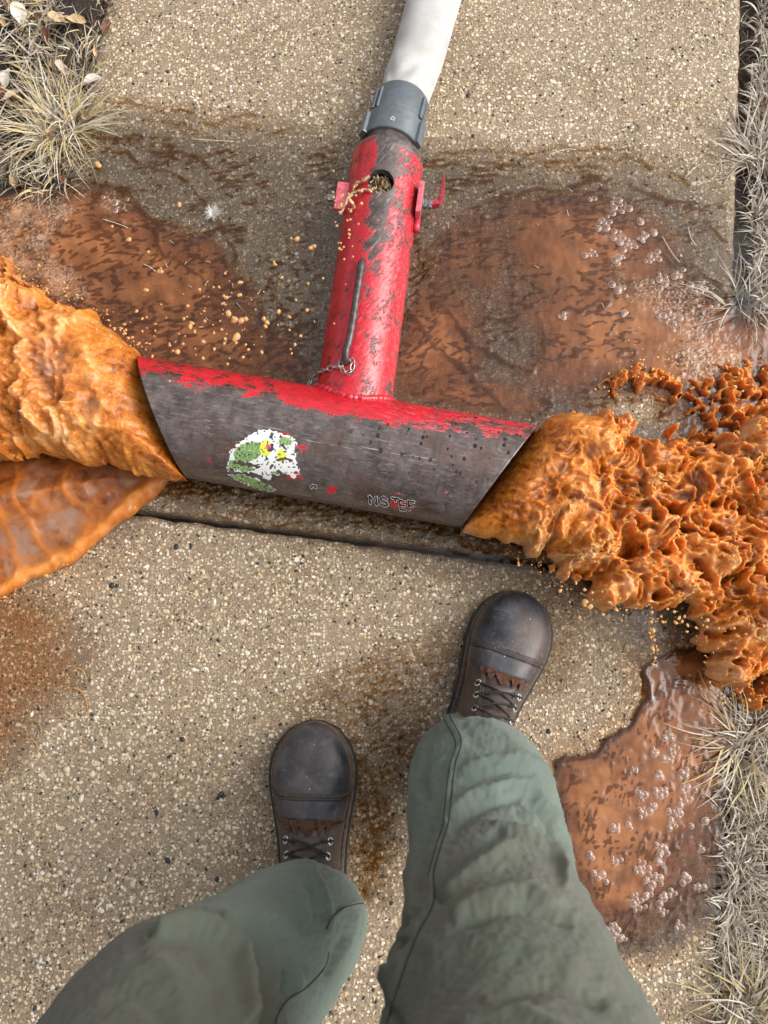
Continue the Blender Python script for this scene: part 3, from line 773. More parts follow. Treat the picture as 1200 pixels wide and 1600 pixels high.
branch = put('branch_pipe', me, diff, MAT_PBR)
# the wall thickness of the hole
ring = []
for rr_, dz in ((hr, 0), (hr, -.006), (hr - .0005, -.012)):
    for q in range(64):
        a = 2 * math.pi * q / 64; lw = hw_ + rr_ * math.cos(a); ll = hs_ + rr_ * math.sin(a)
        zz = Z2 + math.sqrt(max(R2 ** 2 - lw ** 2, 0)) + dz
        p = B0 + F1v * ll + F2v * lw; ring.append((p.x, p.y, zz))
put('vent_rim', npmesh('vent_rim', np.array(ring), gridfaces(3, 64, True)), diff, MAT_DARKSTEEL)

# weld bead where the branch meets the cross pipe
pts = []
for q in np.linspace(0, math.pi, 90):
    w = (R2 + .002) * math.cos(q); z = Z2 - Z1 + (R2 + .002) * math.sin(q)
    # on the cross pipe: lateral^2 + z^2 = R1^2
    lat = math.sqrt(max(R1 ** 2 - z * z, 0)) if abs(z) < R1 else 0
    # follow branch axis until its lateral coordinate matches
    base = B0 + F2v * w; need = (lat - (base - A0).dot(E2)) / F1v.dot(E2)
    p = base + F1v * need; pts.append(Vector((p.x, p.y, Z1 + z)))
bead = tube('weld_bead', pts, [.0052 + .0006 * math.sin(i * 1.1 + 2 * math.sin(i * .3)) + .0009 * rnd.random() for i in range(90)], 10, res=360)
n = len(bead.vertices)
for nm, val in (('paint', .93), ('wetside', .2), ('pink_glare', .8), ('streak', 0), ('drops', .5)):
    a = bead.attributes.new(nm, 'FLOAT', 'POINT'); a.data.foreach_set('value', np.full(n, val, np.float32))
put('weld_bead', bead, diff, MAT_PBR)

def on_branch(px_, py_, lift=0.):
    """where the photo's pixel meets the branch pipe (radius + lift)"""
    return ray_cyl(px_, py_, B0, F1v, F2v, R2 + lift)
def ray_cyl(px_, py_, O, ax, lat, r):
    d = raydir(px_, py_); oc = CAMP - O
    dl, dz = d.dot(lat), d.z; ol, oz = oc.dot(lat), oc.z
    a = dl * dl + dz * dz; b = 2 * (dl * ol + dz * oz); c = ol * ol + oz * oz - r * r
    disc = max(b * b - 4 * a * c, 0); t = (-b - math.sqrt(disc)) / (2 * a)
    return CAMP + d * t
def on_cross(px_, py_, lift=0.): return ray_cyl(px_, py_, A0, E1, E2, R1 + lift)

# handle rod, bent down into the pipe at both ends
hp = [on_branch(567, 409, -.006), on_branch(566, 411, .006), on_branch(564, 417, .013), on_branch(556, 470, .015), on_branch(547, 525, .014), on_branch(541, 548, .013), on_branch(540, 560, .008), on_branch(541, 569, -.004)]
put('handle_rod', tube('handle_rod', hp, .0058, 14, res=70), diff, MAT_DARKSTEEL)

# chain lying round the foot of the rod and over the left flank
chain = empty('chain', on_branch(541, 570), diff); chain.matrix_parent_inverse = Matrix.Translation(-wloc(diff))
def link_mesh():
    bm = bmesh.new(); NU, NV = 18, 7; V = []
    for i in range(NU):
        a = 2 * math.pi * i / NU; cx, cy = math.cos(a), math.sin(a)
        c = Vector((.0062 * cx, .0036 * cy, 0)); nrm = Vector((cx * .6, cy, 0)).normalized()
        for k in range(NV):
            b = 2 * math.pi * k / NV; V.append(bm.verts.new(c + nrm * .0012 * math.cos(b) + Vector((0, 0, .0012 * math.sin(b)))))
    for i in range(NU):
        for k in range(NV):
            bm.faces.new((V[i * NV + k], V[((i + 1) % NU) * NV + k], V[((i + 1) % NU) * NV + (k + 1) % NV], V[i * NV + (k + 1) % NV]))
    bmesh.ops.recalc_face_normals(bm, faces=bm.faces)
    return bm_mesh('link', bm, True)
lk = link_mesh(); lk.materials.append(simple('chain_steel', (.36, .31, .30), .35, .7, scale=300, var=.4))
def chain_run(path, n):
    q = [Vector(a) for a in catmull([list(p) for p in path], 60)]
    ln = [0]
    for a, b in zip(q[:-1], q[1:]): ln.append(ln[-1] + (b - a).length)
    n = max(2, int(ln[-1] / .0098)); prev = None
    for i in range(n):
        s = ln[-1] * (i + .5) / n; k = next(j_ for j_ in range(1, len(ln)) if ln[j_] >= s)
        p = q[k]; t = (q[k] - q[k - 1]).normalized()
        ax = p - (B0 + F1v * (p - B0).dot(F1v)); ax.z = p.z - Z2; ax.normalize()
        y = ax.cross(t).normalized(); ax = t.cross(y)
        rot = .75 if i % 2 else -.65
        y2 = y * math.cos(rot) + ax * math.sin(rot)
        o = bpy.data.objects.new('link', lk); col.objects.link(o); o.parent = chain
        o.matrix_parent_inverse = Matrix.Translation(-wloc(chain))
        o.matrix_basis = frame_mat(p, t, y2, t.cross(y2))
chain_run([on_branch(a, b, .003) for a, b in ((533, 562), (531, 570), (520, 574), (508, 578), (497, 583), (488, 590), (483, 600))], 9)
chain_run([on_branch(a, b, .0035) for a, b in ((532, 565), (534, 577), (541, 582), (549, 577), (551, 566), (547, 560))], 5)

# left bracket with its bolt
def world_box(name, o, x, y, z, sx, sy, sz, mat, parent, bevel=.0015):
    return put(name, box_mesh(name, sx, sy, sz, frame_mat(o, x, y, z), bevel), parent, mat)
UPV = Vector((0, 0, 1))
bl = B0 + F1v * ((P(540, 303, .12) - B0).dot(F1v)) - F2v * (R2 + .004); bl.z = Z2 + .022
br_l = world_box('bracket', bl, F1v, F2v, UPV, .050, .020, .010, MAT_PINK, diff)
def fixparent(ch, pa):
    """keep a world-space mesh in place under a world-space part"""
    ch.parent = pa; ch.matrix_parent_inverse = Matrix.Identity(4)
def hexbolt(parent, o, axis, r=.0075, ln=.02):
    z = axis.normalized(); x = UPV.cross(z).normalized(); y = z.cross(x)
    def cylm(nm, rad, l, off, seg):
        bm = bmesh.new(); bmesh.ops.create_cone(bm, cap_ends=True, segments=seg, radius1=rad, radius2=rad, depth=l)
        bmesh.ops.bevel(bm, geom=list(bm.edges), offset=.0006, segments=1, affect='EDGES')
        bm.transform(frame_mat(o + z * off, x, y, z)); return bm_mesh(nm, bm)
    b = put('bolt', cylm('bolt', r * .5, ln, ln / 2 - .004, 14), parent, MAT_STEEL)
    for nm, rad, l, off, seg in (('nut', r, .006, .004, 6), ('washer', r * 1.25, .0016, 0, 20), ('nut', r, .006, ln * .6, 6)):
        ob = bpy.data.objects.new(nm, cylm(nm, rad, l, off, seg)); col.objects.link(ob); ob.data.materials.append(MAT_STEEL); fixparent(ob, b)
    return b
hexbolt(diff, bl - F2v * .012 - F1v * .004, -F2v, .0065, .014)
# right bracket: upright plate, bolt with nuts, L-shaped lever
brp = B0 + F1v * ((P(654, 322, .1) - B0).dot(F1v)) + F2v * (R2 + .003); brp.z = Z2 + .026
world_box('bracket', brp, F1v, F2v, UPV, .056, .009, .030, MAT_PINK, diff)
bp = brp + F2v * .006 - F1v * .004
hexbolt(diff, bp, F2v, .0085, .020)
lz = bp.z
lev = [bp + F2v * .012, P(684, 318, lz - .002), P(690, 311, lz), P(692, 292, lz), P(693, 276, lz + .003)]
bm = bmesh.new(); prev = None
for i, p in enumerate(lev):
    t = (lev[min(i + 1, 4)] - lev[max(i - 1, 0)]).normalized(); s_ = Vector((t.y, -t.x, 0)).normalized()
    wdt = [.0048, .0046, .004, .0026, .0014][i]
    vs_ = [bm.verts.new(p + s_ * a * wdt + UPV * b * .007) for a, b in ((-1, -1), (1, -1), (1, 1), (-1, 1))]
    if prev:
        for k in range(4): bm.faces.new((prev[k], prev[(k + 1) % 4], vs_[(k + 1) % 4], vs_[k]))
    else: bm.faces.new(vs_[::-1])
    prev = vs_
bm.faces.new(prev); bmesh.ops.recalc_face_normals(bm, faces=bm.faces); bmesh.ops.bevel(bm, geom=list(bm.edges), offset=.0007, segments=1, affect='EDGES')
put('lever', bm_mesh('lever', bm), diff, simple('dark_red_lever', (.30, .02, .03), .35, 0, var=.4, scale=150))
pn = brp - F1v * .036; pn.z -= .012
put('hinge_pin', tube('hinge_pin', [pn - F1v * .012, pn + F1v * .008], .0055, 12, smooth_path=False), diff, MAT_REDSIMPLE)

# torn sticker on the front of the cross pipe
su, sv = np.meshgrid(np.linspace(345, 476, 230), np.linspace(664, 776, 200), indexing='ij')
outl = [(353, 741), (358, 706), (374, 690), (385, 682), (400, 674), (420, 670), (440, 677), (456, 682), (464, 692), (461, 706), (466, 728), (469, 740), (460, 748), (452, 746), (446, 737), (436, 744), (425, 741), (420, 752), (415, 748), (400, 740), (376, 737), (360, 733)]
low = [(356, 741), (378, 741), (402, 748), (420, 758), (432, 766), (424, 770), (404, 765), (385, 757), (362, 748)]
wsu = su + 3.2 * gn(su / 6, sv / 6, 201) + 2 * gn(su / 2.5, sv / 2.5, 202); wsv = sv + 3 * gn(su / 7, sv / 5, 203)
ds = np.minimum(sdpoly(wsu, wsv, outl), sdpoly(wsu, wsv, low))
hole = (gn(su / 10, sv / 7, 204) > .42) & (su > 415) | (gn(su / 4, sv / 4, 205) > .55) | (sdline(wsu, wsv, [(368, 722), (384, 725), (404, 729)]) < 2) | (sdline(wsu, wsv, [(356, 738), (385, 740), (410, 746)]) < 2.2)
keep = (ds < 0) & ~hole
Vs = np.zeros(su.shape + (3,))
for i in range(su.shape[0]):
    for k in range(su.shape[1]):
        if keep[i, k] or ds[i, k] < 3:
            p = on_cross(su[i, k], sv[i, k], .0007); Vs[i, k] = p
green = np.clip(np.maximum.reduce([G(su, sv, 388, 706, 22, 14, -.3) * 1.3, G(su, sv, 372, 729, 22, 9, .1) * 1.4, G(su, sv, 395, 755, 45, 12, .3) * 1.6, .8 * G(su, sv, 446, 690, 14, 9), .7 * G(su, sv, 430, 741, 9, 7)]), 0, 1)
green = green * (ds < -1.3)
yel = np.clip(1.2 * G(su, sv, 415, 700, 10, 14) + .9 * G(su, sv, 440, 712, 10, 14), 0, 1)
mag = np.clip(1.3 * G(su, sv, 420, 700, 4, 7, -.5), 0, 1)
me = masked_grid(keep, Vs[..., 0], Vs[..., 1], Vs[..., 2], {'green': green, 'yel': yel, 'mag': mag}, 'sticker')
m = M('torn_sticker_print'); v = m.coord()
n1 = m.noise(v, 700, 3, .6); n2 = m.noise(v, 260, 3, .6)
c = m.mix(m.maprange(n2, .68, .72), (.80, .81, .80), (.05, .07, .06))
gg = m.mix(m.maprange(n1, .45, .55), (.07, .17, .045), (.36, .52, .20))
c = m.mix(m.maprange(m.math('MULTIPLY_ADD', n2, .5, m.attr('green')), .62, .72), c, gg)
c = m.mix(m.maprange(m.math('MULTIPLY_ADD', n1, .5, m.attr('yel')), .72, .8), c, (.66, .72, .08))
c = m.mix(m.maprange(m.attr('mag'), .5, .6), c, (.72, .05, .22))
put('sticker', me, diff, m.end(m.bsdf(c, .45)))

# worn stencilled lettering
MAT_BLK = simple('black_print', (.015, .014, .014), .4); MAT_WHT = simple('white_print', (.75, .74, .72), .45)
GL = {'N': [[(0, 0), (0, 1), (.7, 0), (.7, 1)]], 'S': [[(.7, .85), (.35, 1), (0, .8), (.1, .55), (.6, .42), (.7, .2), (.35, 0), (0, .15)]],
      'T': [[(0, 1), (.8, 1)], [(.4, 1), (.4, .45)]], 'E': [[(.65, 1), (0, 1), (0, 0), (.65, 0)], [(0, .5), (.55, .5)]], 'F': [[(.7, 1), (0, 1), (0, 0)], [(0, .52), (.5, .52)]],
      'C': [[(.6, .6), (.55, .95), (.2, 1), (0, .7), (.05, .45)]]}
def glyph(st_list, hw, lift, nm):
    bm = bmesh.new()
    def stroke(a, b):
        d = Vector((b[0] - a[0], b[1] - a[1]))
        if d.length < 1e-6: return
        d.normalize(); nn = Vector((-d.y, d.x)); q = []
        for s_ in range(5):
            t = s_ / 4; c_ = (a[0] + (b[0] - a[0]) * t, a[1] + (b[1] - a[1]) * t)
            e = hw * (1 + .3 * math.sin(c_[0] * 3.1 + c_[1] * 2.3))
            ext = d * (hw * .8) * (1 if s_ == 4 else -1 if s_ == 0 else 0)
            q.append((bm.verts.new(on_cross(c_[0] + ext.x + nn.x * e, c_[1] + ext.y + nn.y * e, lift)), bm.verts.new(on_cross(c_[0] + ext.x - nn.x * e, c_[1] + ext.y - nn.y * e, lift))))
        for (p1, p2), (p3, p4) in zip(q[:-1], q[1:]): bm.faces.new((p1, p2, p4, p3))
    for pp in st_list:
        for a, b in zip(pp[:-1], pp[1:]): stroke(a, b)
    bmesh.ops.recalc_face_normals(bm, faces=bm.faces)
    return bm_mesh(nm, bm)
for ch, x0, y0, hh, ww in (('N', 577, 787, 12, 15), ('S', 594, 790, 14, 15), ('T', 612, 786, 8, 13), ('E', 624, 796, 14, 13), ('F', 638, 797, 14, 13), ('C', 486, 766, 8, 12)):
    sl_ = [[(x0 + a * ww + (1 - b) * 1.5, y0 - b * hh + a * ww * .17) for a, b in st_] for st_ in GL[ch]]
    lo_ = put('letter', glyph(sl_, 1.25, .0011, 'letter'), diff, MAT_BLK)
    ob = bpy.data.objects.new('outline', glyph(sl_, 2.05, .0006, 'outline')); col.objects.link(ob); ob.data.materials.append(MAT_WHT); fixparent(ob, lo_)

# ================================================================ HOSE AND COUPLING
hose = empty('hose', P(640, 100)); tag(hose, 'off-white woven layflat hose coming in from the top edge with a grey two-piece coupling', 'hose')
HZ = .060
C0 = B1 + F1v * .002; C0.z = Z2
c_end = P(628, 160, .074)
CX = (c_end - C0).normalized(); CXh = CX; CY = Vector((CX.y, -CX.x, 0)).normalized(); CZ = CY.cross(CX).normalized()
CLn = (c_end - C0).length
MAT_CPL = simple('grey_anodised_coupling', (.135, .155, .17), .34, .35, var=.12, scale=90, bump=.08)
def lathe(nm, prof, n=72):
    V = []
    for (a, r) in prof:
        for k in range(n):
            t = 2 * math.pi * k / n; V.append(C0 + CX * a + (CY * math.cos(t) + CZ * math.sin(t)) * r)
    me = npmesh(nm, np.array([tuple(v) for v in V]), gridfaces(len(prof), n, True), True)
    me.polygons.foreach_set('use_smooth', np.ones(len(me.polygons), bool))
    return me
def sharp(me_o):
    md = me_o.modifiers.new('edge', 'EDGE_SPLIT'); md.split_angle = math.radians(35); return me_o
k1 = .47 * CLn
sharp(put('coupling_ring', lathe('coupling_ring', [(.006, .044), (.006, .0515), (.0075, .053), (k1 - .0015, .053), (k1, .0515), (k1, .040)]), hose, MAT_CPL))
sharp(put('coupling_sleeve', lathe('coupling_sleeve', [(k1 + .0008, .040), (k1 + .0008, .0485), (k1 + .002, .0495), (CLn - .003, .0485), (CLn, .0465), (CLn, .040), (CLn - .01, .038)]), hose, MAT_CPL))
def lug(a0, a1, r, ang, w, h, nm='lug'):
    d = CY * math.cos(ang) + CZ * math.sin(ang); t = CX.cross(d).normalized()
    o = C0 + CX * ((a0 + a1) / 2) + d * (r + h / 2 - .002)
    return put(nm, box_mesh(nm, a1 - a0, w, h + .004, frame_mat(o, CX, t, d), .002), hose, MAT_CPL)
for ang in (math.radians(150), math.radians(28), math.radians(270)):
    lug(.004, k1 - .006, .053, ang, .017, .006)
for ang in (math.radians(143), math.radians(35), math.radians(265)):
    lug(k1 + .004, CLn - .012, .049, ang, .008, .005); lug(k1 + .004, CLn - .012, .049, ang - .2, .005, .0035)
# slotted set screw
so = C0 + CX * (k1 * .42) + CZ * .0535
bm = bmesh.new(); bmesh.ops.create_cone(bm, cap_ends=True, segments=20, radius1=.0046, radius2=.0042, depth=.0018); bm.transform(frame_mat(so, CX, CY.cross(Vector((0, 0, 0))) if False else CZ.cross(CX), CZ))
scr = put('set_screw', bm_mesh('set_screw', bm), hose, simple('bright_screw', (.68, .67, .63), .25, .8))
sl = put('slot', box_mesh('slot', .0075, .0011, .0006, frame_mat(so + CZ * .001, (CX * .5 - CY * .86).normalized(), (CX * .86 + CY * .5).normalized(), CZ), 0), None, MAT_BLK); fixparent(sl, scr)

# jacket
hl = [((628, 166), .072, .041, .041), ((633, 150), .070, .0425, .041), ((642, 120), .056, .0455, .038), ((653, 90), .050, .046, .040), ((664, 50), .049, .0465, .041), ((678, 0), .048, .0475, .042), ((695, -60), .047, .048, .042), ((725, -160), .047, .048, .042)]
st_ = catmull([[*P(a[0], a[1], z), rx, rz] for a, z, rx, rz in hl], 150)
nv = 72; V = []
for i, s in enumerate(st_):
    c_ = Vector(s[:3]); t = Vector(st_[min(i + 1, 149)][:3]) - Vector(st_[max(i - 1, 0)][:3]); t.normalize()
    sx_ = Vector((t.y, -t.x, 0)).normalized(); up_ = sx_.cross(t)
    for k in range(nv):
        a = 2 * math.pi * k / nv; ca, sa = math.cos(a), math.sin(a)
        ex = .86
        rx = math.copysign(abs(ca) ** ex, ca) * s[3]; rz = math.copysign(abs(sa) ** 1.0, sa) * s[4]
        # creased edge along the folded sides
        rx *= 1 + .05 * max(0, 1 - abs(sa) * 7)
        wr_ = .0022 * math.sin(i * .16 + math.sin(k * .35) * 2) * math.exp(-((i - 26) / 20.) ** 2) * (1 if sa > 0 else .3)
        p = c_ + sx_ * (rx) + up_ * (rz + wr_)
        V.append(p)
V = np.array([tuple(v) for v in V])
V[:, 2] = np.maximum(V[:, 2], .0045)
me = npmesh('hose_jacket', V, gridfaces(150, nv, True)[:, ::-1])
m = M('woven_white_hose'); v = m.coord(); hv = m.mapping(v, (1, 1, 1), (0, 0, -.33))
wv = m.n('ShaderNodeTexWave', _wave_type='BANDS', _bands_direction='Y'); m.lk(hv, wv.inputs[0]); wv.inputs['Scale'].default_value = 150; wv.inputs['Distortion'].default_value = 1.5; wv.inputs['Detail'].default_value = 2
wv2 = m.n('ShaderNodeTexWave', _wave_type='BANDS', _bands_direction='X'); m.lk(hv, wv2.inputs[0]); wv2.inputs['Scale'].default_value = 120; wv2.inputs['Distortion'].default_value = 1.
c = m.mix(m.maprange(m.noise(v, 26, 5, .6), .3, .75), (.53, .53, .515), (.37, .36, .345))
c = m.mix(m.math('MULTIPLY', wv.outputs['Fac'], .3), c, (.40, .38, .34))
put('jacket', me, hose, m.end(m.bsdf(c, .75, 0, .3, m.bump(m.math('ADD', wv.outputs['Fac'], wv2.outputs['Fac']), .3, .0012))))
# ================================================================ PERSON (legs and boots seen from the wearer's own eyes)
person = empty('person', (0, -.25, 0))
tag(person, 'person in green-grey work trousers and scuffed dark leather boots, standing over the pipe', 'person')

def leather(name, a, b, scuff):
    m = M(name); v = m.coord()
    n1 = m.noise(v, 28, 6, .65); n2 = m.noise(v, 160, 5, .7); n3 = m.noise(v, 8, 3)
    c = m.mix(m.maprange(n1, .3, .7), a, b)
    c = m.mix(m.maprange(n2, .58, .72, 0, .6), c, scuff); c = m.mix(m.maprange(m.noise(v, 30, 6, .75, .6), .52, .70, 0, .8), c, tuple(x * .75 for x in scuff))
    c = m.mix(m.maprange(n3, .5, .75, 0, .5), c, (.13, .08, .055))
    sp = m.voro(v, 230, out=None); sc_ = m.n('ShaderNodeSeparateColor'); m.lk(sp.outputs['Color'], sc_.inputs[0])
    cl = m.maprange(m.noise(v, 18, 3), .45, .6)
    k = m.math('MULTIPLY', m.math('GREATER_THAN', sc_.outputs[0], .86), m.math('LESS_THAN', sp.outputs['Distance'], m.math('MULTIPLY', sc_.outputs[1], .26)))
    k = m.math('MULTIPLY', k, cl)
    c = m.mix(k, c, (.55, .53, .5))
    edge = m.attr('edge'); c = m.mix(m.math('MULTIPLY', edge, m.maprange(n2, .35, .6)), c, (.30, .22, .17))
    h = m.math('ADD', m.math('MULTIPLY', n2, .5), m.math('MULTIPLY', m.noise(v, 700, 3), .35))
    return m.end(m.bsdf(c, m.maprange(n1, .3, .7, .30, .60), 0, .5, m.bump(h, .55, .0014)))
MAT_CAP = leather('black_scuffed_leather', (.010, .010, .013), (.050, .052, .062), (.15, .145, .14))
MAT_UP = leather('brown_worn_leather', (.030, .022, .019), (.075, .054, .045), (.15, .11, .09))
MAT_RUB = simple('black_rubber_sole', (.022, .020, .019), .65, var=.4, scale=90, bump=.5)
MAT_WELT = simple('dusty_welt', (.10, .072, .052), .7, var=.5, scale=200, bump=.6)
MAT_LACE = simple('dark_lace', (.022, .017, .015), .8, var=.4, scale=700, bump=.8)
MAT_EYE = simple('worn_nickel_eyelet', (.62, .62, .60), .3, .6, scale=300)
MAT_KILT = simple('rust_brown_leather', (.14, .06, .03), .7, var=.4, scale=200, bump=.6)

KS = np.array([0, .02, .06, .14, .3, .45, .58, .68, .78, .87, .94, .98, 1.0])
KW = np.array([.006, .024, .034, .042, .046, .050, .057, .0625, .0635, .056, .041, .025, .004])
HS = np.array([0, .03, .1, .3, .36, .42, .50, .58, .66, .78, .88, .95, 1.0])
HH = np.array([.11, .15, .16, .155, .128, .102, .080, .068, .062, .056, .048, .034, .006])

_tabs = {}
def ipol(xs_, ys_, q):
    k = id(xs_)
    if k not in _tabs:
        c_ = catmull(np.stack([xs_, ys_], 1), 400); g_ = np.linspace(0, 1, 2001)
        _tabs[k] = np.interp(g_, c_[:, 0], c_[:, 1]).tolist()
    return _tabs[k][int(min(max(q, 0), 1) * 2000)]
def boot(toe_px, heel_px, mirror):
    LEN = .315
    toe = P(*toe_px, .02); ref = P(*heel_px, .02)
    fw = (toe - ref).normalized(); lt = Vector((-fw.y, fw.x, 0)); heel = toe - fw * LEN; heel.z = 0
    b = empty('boot', heel + fw * .12, person); b.matrix_parent_inverse = Matrix.Translation(-wloc(person))
    def wp(s, y, z): return heel + fw * (s * LEN) + lt * (y * mirror) + UPV * z
    def cline(s): return .010 * math.sin(max(0, (s - .25)) * 2.2) - .004 * s     # inward sweep of the foot
    def surf(s, a, off=0.):
        w = float(ipol(KS, KW, s)) - .0055 + off; h = float(ipol(HS, HH, s)) + off
        ca, sa = math.cos(a), math.sin(a)
        tall = float(np.interp(s, [.3, .5, .6], [1, .5, .1]))
        yy = math.copysign(abs(ca) ** (.62 + .2 * tall), ca) * w * (1 - .22 * tall * sa)
        zz = .022 + h * max(sa, 0) ** .75
        return wp(s + .006 * 0, cline(s) + yy, zz)
    def loft(nm, s0, s1, a0, a1, off, ns, na_, mat, closed_toe=False, taper=None):
        V = []; ed = []
        for i in range(ns):
            u = i / (ns - 1); s = s0 + (s1 - s0) * u
            for k in range(na_):
                a = a0 + (a1 - a0) * k / (na_ - 1)
                o_ = off
                if taper: o_ = off * min(1, taper(u, k / (na_ - 1)))
                V.append(surf(s, a, o_)); ed.append(max(0, 1 - math.sin(max(0, min(math.pi, a))) * 2.4) * (1 if s > .5 else .4))
        me = npmesh(nm, np.array([tuple(v) for v in V]), gridfaces(ns, na_), True, {'edge': np.array(ed)})
        o = bpy.data.objects.new(nm, me); col.objects.link(o); me.materials.append(mat); o.parent = b
        o.matrix_parent_inverse = Matrix.Translation(-wloc(b)); return o
    def addp(nm, me, mat):
        o = bpy.data.objects.new(nm, me); col.objects.link(o); me.materials.clear(); me.materials.append(mat); o.parent = b
        o.matrix_parent_inverse = Matrix.Translation(-wloc(b)); return o
    # smooth leather body with creases across the flex line
    ns, nk = 150, 70; V = []; ed = []
    for i in range(ns):
        s = 0.0 + i / (ns - 1)
        for k in range(nk):
            a = math.pi * k / (nk - 1)
            cr = -.0026 * sum(math.exp(-((s - c_ - .03 * math.cos(a + q)) / .008) ** 2) for c_, q in ((.615, .3), (.585, 1.2), (.56, 2.))) * math.sin(a)
            V.append(surf(s, a, cr + .0005 * math.sin(s * 95 + a * 7) * math.sin(a * 11 + s * 40))); ed.append(max(0, 1 - math.sin(a) * 2.4) * (1 if s > .5 else .3))
    addp('upper', npmesh('upper', np.array([tuple(v) for v in V]), gridfaces(ns, nk), True, {'edge': np.array(ed)}), MAT_UP)
    loft('toe_cap', .662, 1.0, .0, math.pi, .0022, 60, 60, MAT_CAP, taper=lambda u, k: u / .03 + .05)
    loft('vamp_band', .575, .659, .0, math.pi, .0012, 20, 60, MAT_CAP, taper=lambda u, k: min(u, 1 - u) / .1 + .05)
    # stitched double ridge behind the toe cap
    for s, r in ((.664, .0011), (.680, .0006), (.687, .0006)):
        pts = [surf(s, a, .0030 if r < .001 else .0022) for a in np.linspace(.12, math.pi - .12, 40)]
        addp('stitching', tube('stitching', pts, r, 6, res=120), MAT_WELT if r < .001 else MAT_UP)
    # eyestay quarters either side of the tongue
    for side_ in (0, 1):
        a0, a1 = (math.radians(8), math.radians(66)) if side_ == 0 else (math.radians(114), math.radians(172))
        loft('quarter', .12, .555, a0, a1, .0030, 60, 24, MAT_UP, taper=lambda u, k: min(min(1 - u, 1) / .03, min(k, 1 - k) / .05) + .05)
        edge_pts = [surf(s, a0 if side_ else a1, .0036) for s in np.linspace(.2, .55, 20)]
        addp('stitching', tube('stitching', [surf(s, (a0 + .13) if side_ else (a1 - .13), .0034) for s in np.linspace(.2, .54, 20)], .0006, 6, res=80), MAT_WELT)
        addp('stitching', tube('stitching', [surf(.549, a, .0034) for a in np.linspace(a0 + .05, a1 - .05, 14)], .0006, 6, res=50), MAT_WELT)
    tg = []
    for i in range(40):
        s = .2 + .34 * i / 39
        for k in range(14):
            a = math.radians(62 + 56 * k / 13); tg.append(surf(s, a, .0004 + .0022 * math.sin(math.pi * k / 13) + .0012 * math.sin(i * .9 + k * .3)))
    addp('tongue', npmesh('tongue', np.array([tuple(v) for v in tg]), gridfaces(40, 14), True, {'edge': np.zeros(560)}), MAT_UP)
    # saw-toothed flap at the foot of the lacing
    bm = bmesh.new(); nT = 41; rows = []
    for k in range(nT):
        a = math.radians(56 + 68 * k / (nT - 1)); z_ = abs(((k * 5 / (nT - 1)) % 1) * 2 - 1)
        s_t = .575; s_b = .556 - .040 * (1 - z_)
        rows.append((bm.verts.new(surf(s_t, a, .0020)), bm.verts.new(surf((s_t + s_b) / 2, a, .0052)), bm.verts.new(surf(s_b, a, .0058))))
    for p, q in zip(rows[:-1], rows[1:]):
        bm.faces.new((p[0], p[1], q[1], q[0])); bm.faces.new((p[1], p[2], q[2], q[1]))
    bmesh.ops.solidify(bm, geom=list(bm.faces), thickness=.0012)
    bmesh.ops.recalc_face_normals(bm, faces=bm.faces)
    addp('fringe_flap', bm_mesh('fringe_flap', bm), MAT_KILT)
    # eyelets and laces
    rows_s = (.490, .435, .375, .31); ey = []
    for s in rows_s:
        pr = []
        for a in (math.radians(52), math.radians(128)):
            c_ = surf(s, a, .0034); t1 = (surf(s + .01, a, .0034) - c_).normalized(); t2 = (surf(s, a + .06, .0034) - c_).normalized(); nn = t1.cross(t2).normalized()
            if nn.z < 0: nn = -nn
            t2 = nn.cross(t1)
            ring_ = [c_ + (t1 * math.cos(q) + t2 * math.sin(q)) * .0046 + nn * .0006 for q in np.linspace(0, 2 * math.pi, 21)]
            addp('eyelet', tube('eyelet', ring_, .0013, 8, res=42, cap=False), MAT_EYE); pr.append((c_, nn))
        ey.append(pr)
    for i in range(len(ey) - 1):
        for (p, q) in ((ey[i][0], ey[i + 1][1]), (ey[i][1], ey[i + 1][0])):
            n_ = (p[1] + q[1]).normalized(); mid = (p[0] + q[0]) / 2 + n_ * (.0145 + (.002 if p is ey[i][0] else 0)) + fw * rnd.uniform(-.002, .002)
            addp('lace', tube('lace', [p[0] - p[1] * .003, p[0] + p[1] * .0028, p[0] * .55 + mid * .45 + n_ * .004, mid, q[0] * .55 + mid * .45 + n_ * .004, q[0] + q[1] * .0028, q[0] - q[1] * .003], .0016, 8, res=50), MAT_LACE)
    addp('lace', tube('lace', [ey[0][0][0], ey[0][0][0] + ey[0][0][1] * .004, (ey[0][0][0] + ey[0][1][0]) / 2 + UPV * .012, ey[0][1][0] + ey[0][1][1] * .004, ey[0][1][0]], .00135, 8, res=50), MAT_LACE)
    # welt and outsole
    def outline(off, n=96):
        o_ = []
        S_ = (1 - np.cos(np.linspace(0, math.pi, n // 2))) / 2
        for s in S_: o_.append((s, cline(s) + float(ipol(KS, KW, s)) + off))
        for s in S_[::-1][1:-1]: o_.append((s, cline(s) - float(ipol(KS, KW, s)) - off))
        return o_
    def slabm(nm, off, z0, z1, mat, lug_=False):
        ol = outline(off); bm = bmesh.new(); n = len(ol); rings = []
        for z_, ins in ((z0, .0015), (z0 + .002, 0), (z1 - .0015, 0), (z1, .0015)):
            r_ = []
            for i, (s, y) in enumerate(ol):
                cc = cline(s); e = .0018 if (lug_ and (i // 2) % 2 and z_ < z1 - .004) else 0
                dd = (y - cc); f_ = (abs(dd) - ins - e) / max(abs(dd), 1e-6)
                s2 = s + (.004 if s > .99 else -.004 if s < .01 else 0) * (1 - ins * 200)
                r_.append(bm.verts.new(wp(s2, cc + dd * max(f_, 0), z_)))
            rings.append(r_)
